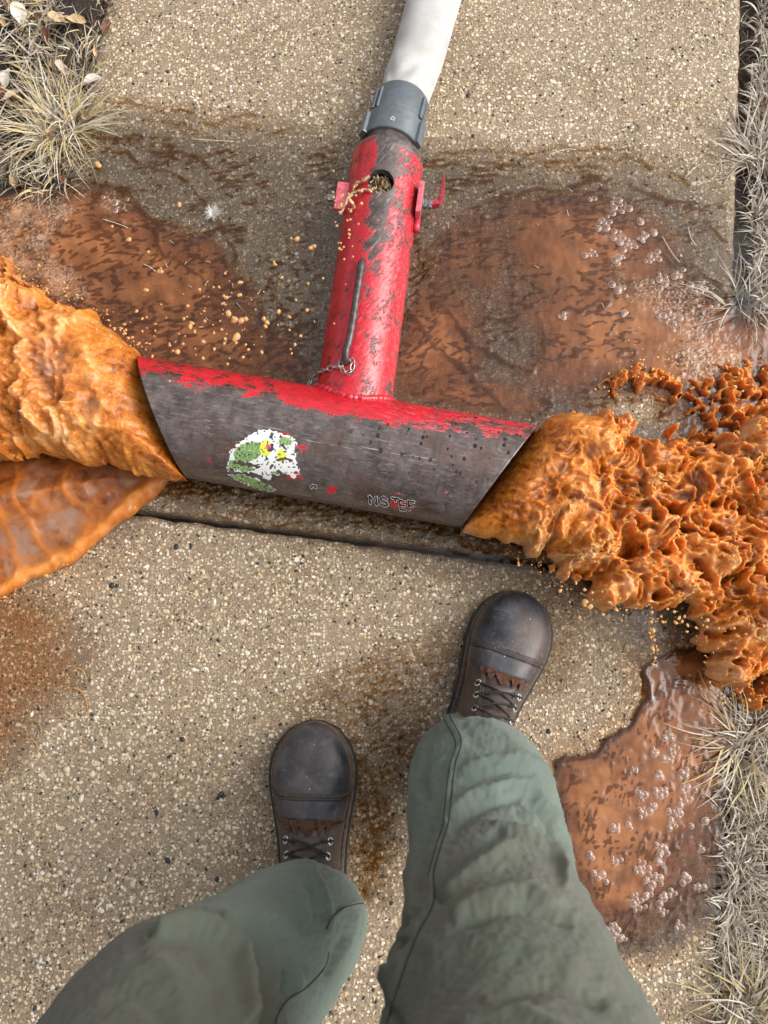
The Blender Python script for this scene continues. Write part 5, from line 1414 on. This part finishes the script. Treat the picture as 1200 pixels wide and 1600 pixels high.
# splash crowns thrown up where the gushes hit
def crown(nm, poly, seed, hmax, label, bands=None, thr=.0, sc=24.):
    pp = np.array(poly); zz = .02
    cx = [P(a, b, 0) for a, b in poly]; x0 = min(c.x for c in cx) - .02; x1 = max(c.x for c in cx) + .02; y0 = min(c.y for c in cx) - .02; y1 = max(c.y for c in cx) + .02
    def sheets(X, Y):
        px_, py_ = PXN(X, Y, .02)
        wx = px_ + 9 * gn(px_ / 20, py_ / 20, seed) + 4 * gn(px_ / 8, py_ / 8, seed + 1); wy = py_ + 9 * gn(px_ / 20, py_ / 20, seed + 2) + 4 * gn(px_ / 8, py_ / 8, seed + 3)
        d = -sdpoly(wx, wy, poly) / 960.
        r_ = rdg(wx / (sc * 1.3), wy / sc, seed + 4, 2.)
        r2 = rdg(wx / (sc * .55), wy / (sc * .45), seed + 5, 2.)
        n = fbm(px_ / 30, py_ / 30, seed + 6, 3)
        body = np.clip(.8 * r_ + .3 * r2 + .35 * n, 0, 1.2)
        if bands is not None:
            bd = sdline(wx, wy, bands) ; body = np.clip(1.1 * np.exp(-(bd / 11) ** 2) + body * np.exp(-(bd / 30) ** 2), 0, 1.3)
        top = np.clip(hmax * body * sst(0, .018, d), 0, None)
        T = np.where((d > 0) & (body > thr), top, -.01)
        foam = np.clip(.0 + .65 * body * r_ + .35 * r2 + .2 * n, 0, 1)
        return [(0 * T + .002, T, None)], dict(foam=foam, thin=np.clip(.8 - body, 0, 1), clear=np.clip(.35 - body, 0, .4))
    me = build_gush(nm, x0, x1, y0, y1, hmax * 1.5 + .01, .0024, sheets, None)
    return tag(put('splash', me, None, MAT_GUSH), label, 'splash')
crown('splash_a', [(930, 600), (965, 570), (1010, 556), (1050, 575), (1095, 590), (1130, 560), (1200, 555), (1290, 560), (1290, 760), (1190, 760), (1120, 720), (1070, 690), (1085, 655), (1050, 632), (1010, 610), (960, 618)], 701, .030,
      'low orange splash curling along the ground above the right gush', thr=.30, sc=22)
crown('splash_b', [(1105, 1035), (1130, 990), (1170, 980), (1290, 980), (1290, 1115), (1215, 1110), (1180, 1120), (1145, 1085), (1115, 1070)], 721, .055, 'ragged pale orange splash hitting the dry grass at the right edge', thr=.12, sc=30)
crown('splash_c', [(-60, 400), (10, 395), (35, 425), (60, 440), (70, 470), (30, 480), (-60, 470)], 741, .04, 'small froth heap at the left edge above the left gush', thr=.1, sc=18)
crown('splash_d', [(842, 664), (880, 640), (905, 632), (915, 645), (880, 655)], 761, .02, 'little ripple of muddy water beside the far tip of the right pipe end', thr=.1, sc=14)

# fine spray round both gushes
def spray(n, seed):
    r = np.random.RandomState(seed); bm = bmesh.new(); bmesh.ops.create_icosphere(bm, subdivisions=1, radius=1)
    bv = np.array([v.co for v in bm.verts]); bf = np.array([[v.index for v in f.verts] for f in bm.faces]); bm.free()
    ps = []
    paths = [([(860, 905), (960, 960), (1100, 970), (1130, 1080), (1200, 1100)], 14, .5), ([(790, 862), (850, 885), (880, 915)], 7, .12), ([(940, 640), (1000, 560), (1100, 570), (1200, 560)], 16, .4), ([(225, 555), (120, 470), (20, 430)], 10, .4), ([(150, 850), (60, 905), (0, 940)], 9, .08), ([(1020, 960), (1022, 1040)], 4, .12)]
    for pts, sd, wgt in paths:
        k = int(n * wgt / 2.1); q = catmull(pts, 200); id_ = r.randint(0, 200, k)
        for i in id_:
            x, y = q[i] + r.normal(0, sd, 2); ps.append((*P(x, y, r.uniform(.01, .12)), (.0005 + .0020 * r.uniform() ** 4)))
    ps = np.array(ps); m_ = len(ps)
    B = bv[None] * ps[:, 3][:, None, None] * np.stack([r.uniform(.9, 1.9, m_), r.uniform(.7, 1.1, m_), np.ones(m_)], -1)[:, None]
    mid_ = (A0 + A1) / 2; an = np.arctan2(ps[:, 1] - mid_.y - .05, ps[:, 0] - mid_.x) + r.normal(0, .5, m_); ca, sa = np.cos(an)[:, None], np.sin(an)[:, None]
    B = np.stack([B[..., 0] * ca - B[..., 1] * sa, B[..., 0] * sa + B[..., 1] * ca, B[..., 2]], -1)
    V = B + ps[:, None, :3]
    Fq = (bf[None] + (np.arange(m_) * len(bv))[:, None, None]).reshape(-1, 3)
    return npmesh('spray', V.reshape(-1, 3), Fq)
tag(put('spray', spray(1300, 88), None, simple('spray_drops', (.66, .34, .11), .15)), kind='stuff')

# water boiling in the vent hole, and strands it throws on to the left bracket
MAT_FROTH = simple('tan_froth', (.50, .33, .17), .15, var=.45, scale=220, bump=.6)
uu = np.linspace(0, 1, 40); aa = np.linspace(0, 2 * np.pi, 90, endpoint=False); U_, A_ = np.meshgrid(uu, aa, indexing='ij')
lw = hw_ + hr * .97 * U_ * np.cos(A_); ll = hs_ + hr * .97 * U_ * np.sin(A_)
Xh = B0.x + F1v.x * ll + F2v.x * lw; Yh = B0.y + F1v.y * ll + F2v.y * lw
q1, q2, _ = vor(ll * 80 + 1.3 * gn(ll * 60, lw * 60, 3), lw * 80 + 1.3 * gn(ll * 60, lw * 60, 7), 801)
top = Z2 + np.sqrt(R2 ** 2 - lw ** 2)
rg_ = np.exp(-((q2 - q1) / .2) ** 2)
depth_ = -.020 + .010 * rg_ + .006 * fbm(ll * 150, lw * 150, 802, 3) + .014 * U_ ** 3 * sst(.3, -.8, (ll - hs_) / hr)
me = npmesh('vent_water', np.stack([Xh, Yh, top + depth_ - .003], -1).reshape(-1, 3), gridfaces(40, 90, True)[:, ::-1], True, {'foam': (rg_ * .7 + .3 * U_).reshape(-1), 'thin': (1 - rg_).reshape(-1) * .6, 'clear': 0 * U_.reshape(-1)})
m = M('vent_froth'); v = m.coord(); k = m.math('ADD', m.math('MULTIPLY', m.attr('foam'), .75), m.math('MULTIPLY', m.noise(v, 240, 4, .6), .4))
c = m.ramp(k, [(.15, (.035, .018, .008)), (.45, (.16, .09, .035)), (.7, (.45, .31, .16)), (1., (.68, .55, .38))])
tag(put('vent_water', me, None, m.end(m.bsdf(c, .12, 0, .8, m.bump(k, .6, .003)))), 'brown water boiling up inside the round vent hole of the pipe', 'water')
for pts, lab in (([(582, 300), (566, 296), (553, 301), (545, 310), (538, 322), (530, 333)], 'pale strand of water thrown from the vent hole across the left bracket'), ([(545, 312), (552, 322), (548, 331)], 'short forked strand of water below the left bracket'), ([(576, 276), (562, 284), (552, 291)], 'thin upper strand of water leaving the vent hole')):
    pts = [(a + rnd.uniform(-2, 2), b + rnd.uniform(-2, 2)) for a, b in catmull(pts, len(pts) * 3)]; q = [P(a, b, .152 - .02 * i / len(pts)) for i, (a, b) in enumerate(pts)]
    tag(put('water_strand', tube('water_strand', q, [.0012 + .0022 * rnd.random() for _ in q], 8, res=40), None, MAT_FROTH), lab, 'water strand')

# drops in the air
MAT_DROP = simple('airborne_muddy_drop', (.74, .44, .19), .12, var=.2, scale=200, bump=.1)
_t = MAT_DROP.node_tree; _o = next(n for n in _t.nodes if n.type == 'OUTPUT_MATERIAL'); _b = _o.inputs[0].links[0].from_socket
_x = _t.nodes.new('ShaderNodeBsdfTransparent'); _x.inputs[0].default_value = (.95, .8, .6, 1); _m = _t.nodes.new('ShaderNodeMixShader'); _m.inputs[0].default_value = .38
_t.links.new(_b, _m.inputs[1]); _t.links.new(_x.outputs[0], _m.inputs[2]); _t.links.new(_m.outputs[0], _o.inputs[0])
def drop_mesh(seed):
    r = random.Random(seed); bm = bmesh.new(); bmesh.ops.create_icosphere(bm, subdivisions=2, radius=1)
    ph = [r.uniform(0, 6) for _ in range(3)]
    for v_ in bm.verts:
        k = 1 + .18 * math.sin(v_.co.x * 2.5 + ph[0]) + .15 * math.sin(v_.co.y * 3 + ph[1]); v_.co = Vector((v_.co.x * k * 1.1, v_.co.y * k * .85, v_.co.z * k * .85))
    me = bm_mesh('drop', bm, True); me.materials.append(MAT_DROP); return me
dms = [drop_mesh(i) for i in range(5)]
dl = [(357, 490, 8), (366, 500, 9), (378, 500, 8), (384, 498, 6), (297, 510, 6), (300, 505, 5), (287, 498, 4), (369, 528, 9), (346, 515, 4), (334, 520, 4), (318, 534, 5), (278, 550, 6), (302, 580, 7), (270, 548, 3), (354, 465, 5), (374, 461, 5), (350, 463, 4), (376, 441, 5), (312, 453, 4), (252, 425, 5), (228, 453, 5), (248, 424, 4), (201, 375, 6), (175, 354, 4), (232, 394, 4), (280, 320, 5),
      (436, 487, 6), (418, 504, 6), (412, 498, 5), (415, 510, 5), (452, 495, 4), (480, 484, 4), (490, 385, 5), (485, 387, 5), (464, 374, 6), (455, 372, 3), (428, 409, 3), (430, 413, 4), (470, 525, 4), (388, 546, 4), (409, 550, 4), (317, 560, 4), (335, 545, 4), (380, 558, 4), (304, 518, 4), (153, 257, 7), (352, 427, 3), (530, 388, 4), (551, 401, 3), (533, 322, 4), (520, 300, 3), (547, 343, 3), (545, 366, 4), (538, 405, 3), (560, 350, 3), (556, 305, 3), (565, 318, 4), (553, 292, 3), (1019, 1012, 5), (1022, 1000, 4), (1021, 985, 5), (1017, 972, 4), (1025, 1040, 3), (905, 965, 4), (914, 940, 8), (922, 948, 7), (942, 960, 4)]
for x, y, r in dl: pass
for _ in range(70): dl.append((rnd.gauss(365, 70), rnd.gauss(500, 48), rnd.choice([1.3, 1.6, 2, 2.6, 3.2])))
for _ in range(26): dl.append((rnd.gauss(540, 9) - 3, rnd.gauss(340, 40), rnd.choice([1.4, 1.8, 2.4])))
for _ in range(50):
    t = rnd.random(); dl.append((860 + 320 * t + rnd.gauss(0, 8), 900 + 90 * t + abs(rnd.gauss(0, 16)), rnd.choice([1.5, 2, 2.8, 3.5])))
for _ in range(34):
    dl.append((rnd.gauss(190, 30), rnd.gauss(520, 16), rnd.choice([1.5, 2, 2.8])))
for i, (x, y, r) in enumerate(dl[:280]):
    z = rnd.uniform(.10, .20) if not (500 < x < 575) else rnd.uniform(.15, .19)
    r *= .85 if i > 66 else .68
    o = bpy.data.objects.new('water_drop', dms[i % 5]); col.objects.link(o); o.location = P(x, y, z); s_ = r / scale_at(y, z); o.scale = (s_ * rnd.uniform(.9, 1.3), s_, s_); o.rotation_euler = (0, 0, rnd.uniform(0, 6.3))
    q_ = ('small tan water drop scattered over the red branch pipe', 'water drops over the red pipe') if 500 < x < 575 and y < 420 else (('small orange water drop falling below the right gush', 'water drops below the right gush') if x > 700 else ('small tan water drop in the air above the left puddle', 'water drops above the left puddle')); tag(o, q_[0], 'water drop', q_[1])

# ================================================================ BUBBLES
def bubble_material():
    m = M('bubble_film'); rim = m.attr('rim')
    tr = m.n('ShaderNodeBsdfTransparent'); tr.inputs[0].default_value = (.93, .86, .8, 1)
    df = m.n('ShaderNodeBsdfDiffuse'); df.inputs[0].default_value = (.60, .45, .38, 1)
    gl = m.n('ShaderNodeBsdfGlossy'); gl.inputs['Roughness'].default_value = .08
    a = m.n('ShaderNodeMixShader'); m.lk(m.maprange(rim, 0, .8, .14, .9), a.inputs[0]); m.lk(tr.outputs[0], a.inputs[1]); m.lk(df.outputs[0], a.inputs[2])
    b = m.n('ShaderNodeMixShader'); b.inputs[0].default_value = .06; m.lk(a.outputs[0], b.inputs[1]); m.lk(gl.outputs[0], b.inputs[2])
    return m.end(b.outputs[0])
MAT_BUB = bubble_material()
def dome(nr_=6, na_=16):
    V = [(0, 0, .34)]; rim = [0.]
    for i in range(1, nr_ + 1):
        p = i / nr_ * math.pi / 2
        for k in range(na_):
            a = 2 * math.pi * k / na_; V.append((math.sin(p) * math.cos(a), math.sin(p) * math.sin(a), .34 * math.cos(p))); rim.append((i / nr_) ** 6)
    for k in range(na_):
        a = 2 * math.pi * k / na_; V.append((1.12 * math.cos(a), 1.12 * math.sin(a), -.08)); rim.append(1.)
    Fs = []
    for k in range(na_): Fs.append((0, 1 + k, 1 + (k + 1) % na_, 1 + (k + 1) % na_))
    for i in range(nr_):
        b = 1 + i * na_
        for k in range(na_): Fs.append((b + k, b + na_ + k, b + na_ + (k + 1) % na_, b + (k + 1) % na_))
    bm = bmesh.new(); bv = [bm.verts.new(v_) for v_ in V]
    for f_ in Fs: bm.faces.new([bv[i] for i in dict.fromkeys(f_)])
    me = bm_mesh('bubble', bm, True); at = me.attributes.new('rim', 'FLOAT', 'POINT'); at.data.foreach_set('value', np.array(rim, np.float32)); me.materials.append(MAT_BUB); return me
dm = dome()
nb = 0
for cx, cy, sp_, n in clus:
    pl = []
    for _ in range(n):
        for tr_ in range(14):
            x, y, r = cx + rnd.gauss(0, sp_ * .42), cy + rnd.gauss(0, sp_ * .38), rnd.uniform(2.6, 5.6)
            if all(math.hypot(x - a, y - b) > (r + c_) * .85 for a, b, c_ in pl): break
        pl.append((x, y, r))
    for x, y, r in pl:
        if nb >= 295: break
        nb += 1
        o = bpy.data.objects.new('bubble', dm); col.objects.link(o); o.location = P(x, y, .0048); s_ = r / scale_at(y, .004); o.scale = (s_, s_ * rnd.uniform(.85, 1.05), s_); o.rotation_euler = (0, 0, rnd.uniform(0, 6))
        q_ = 'upper left' if x < 500 else ('upper right' if y < 800 else 'lower right'); tag(o, 'round film bubble floating on the %s muddy puddle' % q_, 'bubble', 'bubbles on the %s puddle' % q_)
# ring-shaped bubbles on the damp concrete at the left
MAT_RING = simple('amber_water_ring', (.36, .20, .07), .1, var=.4, scale=200, bump=.2)
for x, y, a, b, lab in ((49, 1140, 15, 16, 'upper amber water ring at the left edge of the concrete'), (42, 1167, 16, 13, 'lower amber water ring at the left edge of the concrete'), (118, 1058, 16, 15, 'small water ring on damp concrete above a larger faint one'), (112, 1100, 24, 26, 'larger faint water ring on the damp concrete')):
    pts = [P(x + a * math.cos(q) * (1 + .06 * math.sin(3 * q)), y + b * math.sin(q) * (1 + .05 * math.cos(2 * q)), .001) for q in np.linspace(0, 2 * math.pi, 29)]
    tag(put('water_ring', tube('water_ring', pts, [.0004 + .0012 * max(0, math.sin(q + 2.5)) for q in np.linspace(0, 2 * math.pi, 29)], 7, res=110, cap=False), None, MAT_RING), lab, 'water ring')

# ================================================================ DRY GRASS, LEAVES, LITTER
def blades(nm, base, dirv, length, rise, width, tone, seed, z0=-.012):
    """vectorised grass: base (n,2), dirv (n,2) unit, arrays of length, rise, width"""
    r = np.random.RandomState(seed); n = len(base); K = 6
    t = np.linspace(0, 1, K)[None]
    bend = r.normal(0, .5, n)[:, None]
    side_ = np.stack([-dirv[:, 1], dirv[:, 0]], 1)
    droop = r.uniform(.5, 1.5, n)[:, None]
    along = length[:, None] * (t * .95); lat = length[:, None] * bend * t ** 2 * .5
    zz = z0 + rise[:, None] * (1.6 * t - droop * .8 * t ** 2.2)
    Cx = base[:, 0:1] + dirv[:, 0:1] * along + side_[:, 0:1] * lat; Cy = base[:, 1:2] + dirv[:, 1:2] * along + side_[:, 1:2] * lat
    wd = width[:, None] * (1 - t ** 1.6 * .88) * .5; tw = r.uniform(-1.1, 1.1, n)[:, None] + t * r.uniform(-1, 1, n)[:, None]
    ox = side_[:, 0:1] * wd * np.cos(tw); oy = side_[:, 1:2] * wd * np.cos(tw); oz = wd * np.sin(tw)
    Va = np.stack([Cx - ox, Cy - oy, zz - oz], -1); Vb = np.stack([Cx + ox, Cy + oy, zz + oz], -1)
    V = np.stack([Va, Vb], 2).reshape(n, K * 2, 3)
    f0 = np.array([[2 * i, 2 * i + 1, 2 * i + 3, 2 * i + 2] for i in range(K - 1)])
    Fq = (f0[None] + (np.arange(n) * K * 2)[:, None, None]).reshape(-1, 4)
    return npmesh(nm, V.reshape(-1, 3), Fq, False, {'tone': np.repeat(tone, K * 2)})
m = M('dry_grass'); t = m.attr('tone')
c = m.ramp(t, [(0, (.05, .028, .015)), (.14, (.13, .075, .04)), (.3, (.30, .24, .17)), (.5, (.56, .50, .42)), (.72, (.76, .71, .62)), (.85, (.66, .54, .29)), (1., (.74, .60, .28))])
c = m.mix(m.math('MULTIPLY', m.noise(m.coord(), 60, 3), .4), c, (.28, .22, .15))
bs = m.bsdf(c, .6, 0, .4); tl = m.n('ShaderNodeBsdfTranslucent'); m.lk(c, tl.inputs[0]); mx = m.n('ShaderNodeMixShader'); mx.inputs[0].default_value = .25; m.lk(bs, mx.inputs[1]); m.lk(tl.outputs[0], mx.inputs[2])
MAT_GRASS = m.end(mx.outputs[0])

def tufts(centers, seed, tone_fn, n_per, spread=.02, l0=.04, l1=.10):
    r = np.random.RandomState(seed); B = []; D = []; L = []; R_ = []; W_ = []; To = []
    for x, y, k, sc in centers:
        p = P(x, y, 0); n = int(n_per * k)
        a = r.uniform(0, 2 * np.pi, n); rad = spread * sc * np.sqrt(r.uniform(0, 1, n))
        bx = p.x + rad * np.cos(a); by = p.y + rad * np.sin(a)
        da = a + r.normal(0, 1.1, n)
        B.append(np.stack([bx, by], 1)); D.append(np.stack([np.cos(da), np.sin(da)], 1)); L.append(r.uniform(l0, l1, n) * sc); R_.append(r.uniform(.01, .055, n) * sc); W_.append(r.uniform(.0020, .0042, n)); To.append(tone_fn(r, n))
    return [np.concatenate(q) for q in (B, D, L, R_, W_, To)]
def clipped(args, smin=None, smax=None, allow=.03):
    """keep blades rooted in the soil, not in the slabs"""
    B = args[0]; S = B[:, 0] * SN.x + B[:, 1] * SN.y; T = B[:, 0] * SD.x + B[:, 1] * SD.y
    ok = (S < L_OFF + .004) | ((S > R_OFF - .004) & ~((T > tside - .36) & (T < tside) & (S > R_OFF)))
    return [a[ok] for a in args]
white = lambda r, n: np.where(r.uniform(0, 1, n) < .12, r.uniform(0, .25, n), r.uniform(.36, .76, n))
straw = lambda r, n: np.where(r.uniform(0, 1, n) < .12, r.uniform(.05, .3, n), r.uniform(.6, 1., n))
mixed = lambda r, n: r.choice([.1, .2, .4, .55, .66, .8, .95], n) + r.uniform(-.06, .06, n)
cl_ = []
for _ in range(95): cl_.append((rnd.uniform(-130, 150), rnd.uniform(-120, 300), rnd.uniform(.6, 1.3), rnd.uniform(.55, .95)))
for _ in range(60): cl_.append((rnd.uniform(-330, -30), rnd.uniform(300, 1500), 1., .8))
for y in range(-40, 300, 14): cl_.append((185 - (y + 20) * .24 - rnd.uniform(8, 40), y, .8, .75))
me = blades('grass_left', *clipped(tufts(cl_, 21, mixed, 24, .03)), 22)
tag(put('grass', me, None, MAT_GRASS), kind='stuff')
cr_ = []
for _ in range(85): cr_.append((rnd.uniform(1186, 1330), rnd.uniform(-100, 490), rnd.uniform(.7, 1.3), rnd.uniform(.5, .9)))
for y in range(-40, 480, 20): cr_.append((1192 + rnd.uniform(0, 16) - y * .02, y, 1.1, .58))
for y in range(1200, 1680, 13): cr_.append((1150 + rnd.uniform(-10, 20) - (y - 1200) * .03, y, 1.1, .66))
for _ in range(90): cr_.append((rnd.uniform(1140, 1330), rnd.uniform(1120, 1680), rnd.uniform(.7, 1.3), rnd.uniform(.5, .85)))
for _ in range(10): cr_.append((rnd.uniform(1190, 1320), rnd.uniform(640, 1100), .8, .8))
me = blades('grass_right', *clipped(tufts(cr_, 23, white, 24, .024, .035, .08)), 24)
tag(put('grass', me, None, MAT_GRASS), kind='stuff')
for (x, y, k, sc, tone, lab) in ((92, 200, 7, 1.15, straw, 'big straw-yellow grass tuft spilling toward the puddle at the left edge'), (1172, 1165, 4, 1.05, straw, 'flattened straw-coloured grass tuft under the splash at the right edge'),
                                 (1185, 235, 4, .95, white, 'bleached spiky grass tuft beside the sidewalk at the upper right'), (1165, 470, 2, .95, white, 'wet matted grass tuft at the corner where the right puddle begins'), (1178, 1590, 5, 1.1, straw, 'pale yellow grass tuft in the bottom right corner')):
    args = tufts([(x, y, k, sc)], int(x + y), tone, 50, .032, .05, .115)
    me = blades('grass_tuft', *args, int(x)); tag(put('grass_tuft', me, None, MAT_GRASS), lab, 'grass tuft')
# thatch lying flat on the soil
r = np.random.RandomState(9); n = 6500
sd_ = r.uniform(0, 1, n) < .45
S = np.where(sd_, L_OFF - r.uniform(0, .45, n), R_OFF + r.uniform(0, .35, n)); T = r.uniform(-.8, 1.4, n); Xb, Yb = inv_st(S, T); a = r.uniform(0, 6.28, n)
args = clipped([np.stack([Xb, Yb], 1), np.stack([np.cos(a), np.sin(a)], 1), r.uniform(.015, .05, n), r.uniform(.0, .008, n), r.uniform(.0008, .002, n), r.uniform(0, 1, n) ** 2.2 * .6])
tag(put('thatch', blades('thatch', *args, 31, z0=-.012), None, MAT_GRASS), kind='stuff')

def leaf_mesh(seed):
    r = random.Random(seed); V = []; na_, nb_ = 9, 7; cu = r.uniform(.2, .7); cv = r.uniform(-.5, .6); lob = r.uniform(0, .3); r_w = r.uniform(.2, .32)
    for i in range(na_):
        u = i / (na_ - 1); w = math.sin(math.pi * min(1, u ** .7)) ** 1.1 * r_w * (1 + lob * math.sin(u * 14))
        for k in range(nb_):
            v_ = k / (nb_ - 1) * 2 - 1
            V.append((u - .5, w * v_, cu * w * abs(v_) ** 1.4 + cv * (u - .5) ** 2 + .02 * math.sin(u * 9 + v_ * 4)))
    return npmesh('leaf', np.array(V), gridfaces(na_, nb_), True)
def leaf_mat(nm, a, b):
    m = M(nm); v = m.coord(); n = m.noise(v, 3, 4); c = m.mix(n, a, b); c = m.mix(m.maprange(m.noise(v, 12, 3), .6, .7, 0, .6), c, tuple(x * .4 for x in a))
    return m.end(m.bsdf(c, .6, 0, .4, m.bump(m.noise(v, 5, 3), .2, .05)))
LM = {'tan': leaf_mat('tan_leaf', (.42, .26, .13), (.62, .44, .26)), 'pink': leaf_mat('pinkish_leaf', (.46, .31, .24), (.66, .52, .43)), 'brown': leaf_mat('dark_red_brown_leaf', (.10, .035, .02), (.20, .08, .04)), 'white': leaf_mat('bleached_leaf', (.46, .40, .33), (.62, .56, .49))}
lms = {k: [leaf_mesh(seed * 10 + i) for i in range(3)] for seed, k in enumerate(LM)}
for k in lms:
    for me in lms[k]: me.materials.append(LM[k])
LV = [(18, 150, 26, 'pink', 'large pinkish curled leaf at the left edge above the straw tuft'), (98, 108, 20, 'pink', 'pinkish leaf lying in the grass right of the left edge leaves'), (135, 182, 20, 'tan', 'tan folded leaf at the sidewalk edge of the straw tuft'), (76, 210, 22, 'tan', 'pointed tan leaf sticking out of the straw tuft'),
      (92, 30, 24, 'tan', 'tan leaf near the top left corner, left one of two'), (118, 32, 22, 'tan', 'tan leaf near the top left corner, right one of two'), (30, 22, 26, 'white', 'bleached white leaf strip in the top left corner'), (8, 122, 22, 'white', 'crumpled white leaf at the left edge'), (142, 126, 22, 'white', 'long bleached leaf overhanging the sidewalk edge'), (25, 285, 24, 'tan', 'tan leaf at the left edge just above the puddle foam'),
      (88, 250, 13, 'tan', 'small tan leaf below the straw tuft'), (165, 43, 18, 'brown', 'dark reddish leaf at the sidewalk edge near the top'), (150, 80, 13, 'tan', 'small tan leaf on the verge edge right of the pinkish leaf')]
for x, y, r_, k, lab in LV:
    o = put('dead_leaf', lms[k][rnd.randrange(3)], None); o.location = P(x, y, .010); s_ = 1.6 * r_ / 850; o.scale = (s_, s_, s_); o.rotation_euler = (rnd.uniform(-.4, .4), rnd.uniform(-.4, .4), rnd.uniform(0, 6.3)); tag(o, lab, 'dead leaf', 'dead leaves on the left verge')
for _ in range(46):
    x, y = (rnd.uniform(-60, 140), rnd.uniform(-20, 290)) if rnd.random() < .7 else (rnd.uniform(1170, 1260), rnd.choice([rnd.uniform(0, 440), rnd.uniform(1250, 1600)]))
    k = rnd.choice(['brown', 'brown', 'pink', 'tan']); o = put('dead_leaf', lms[k][rnd.randrange(3)], None); o.location = P(x, y, .004); s_ = rnd.uniform(14, 26) / 850; o.scale = (s_, s_, s_); o.rotation_euler = (rnd.uniform(-.5, .5), rnd.uniform(-.5, .5), rnd.uniform(0, 6.3))
    q_ = 'left' if x < 500 else 'right'; tag(o, {'brown': 'small dark red-brown', 'pink': 'small pinkish', 'tan': 'small tan'}[k] + ' dead leaf half buried in the dry grass of the %s verge' % q_, 'dead leaf', 'small dead leaves in the %s grass' % q_)

# straw bits on the paving, fluff, a dark pin, a stone
MAT_STRAW = simple('bleached_straw', (.60, .55, .46), .7, scale=200)
sts = [((862, 240), (885, 233), (900, 234)), ((1105, 236), (1125, 248), (1128, 270)), ((1070, 278), (1082, 265), (1093, 257)), ((160, 342), (185, 350), (200, 356)), ((225, 413), (234, 417), (243, 424)), ((1035, 370), (1050, 395), (1062, 410)), ((300, 217), (330, 219), (365, 221)), ((1075, 355), (1080, 372), (1088, 384))]
for q in sts:
    tag(put('straw', tube('straw', [P(a, b, .006) for a, b in q], .0006, 5, res=14), None, MAT_STRAW), 'thin bleached straw lying on the wet sidewalk', 'straw', 'loose straws on the sidewalk')
for _ in range(60):
    x, y = rnd.choice([(rnd.gauss(350, 90), rnd.gauss(470, 60)), (rnd.uniform(700, 1100), rnd.uniform(220, 480)), (rnd.uniform(640, 1110), rnd.uniform(20, 260))]); a = rnd.uniform(0, 6.3); l = rnd.uniform(4, 11)
    tag(put('straw', tube('straw', [P(x, y, .006), P(x + l * math.cos(a), y + l * math.sin(a), .0065)], .0005, 4, smooth_path=False), None, MAT_STRAW), 'thin bleached straw lying on the wet sidewalk', 'straw', 'loose straws on the sidewalk')
fl = []; r = np.random.RandomState(4); p = P(334, 336, 0); n = 160; a = r.uniform(0, 6.28, n)
me = blades('fluff', np.stack([p.x + .006 * np.cos(a) * r.uniform(0, 1, n), p.y + .008 * np.sin(a) * r.uniform(0, 1, n)], 1), np.stack([np.cos(a), np.sin(a)], 1), r.uniform(.006, .016, n), r.uniform(.002, .012, n), r.uniform(.0005, .0012, n), r.uniform(.6, .76, n), 3, z0=.004)
tag(put('fluff', me, None, simple('white_fluff', (.66, .64, .60), .8)), 'pale tuft of plant fluff lying in the shallow water left of the pipe', 'fluff')
tag(put('pin', tube('pin', [P(339, 1249, .004), P(348, 1238, .005)], .0028, 10, smooth_path=False), None, simple('black_pin', (.02, .022, .022), .3)), 'short black metal pin lying on the concrete left of the boots', 'pin')
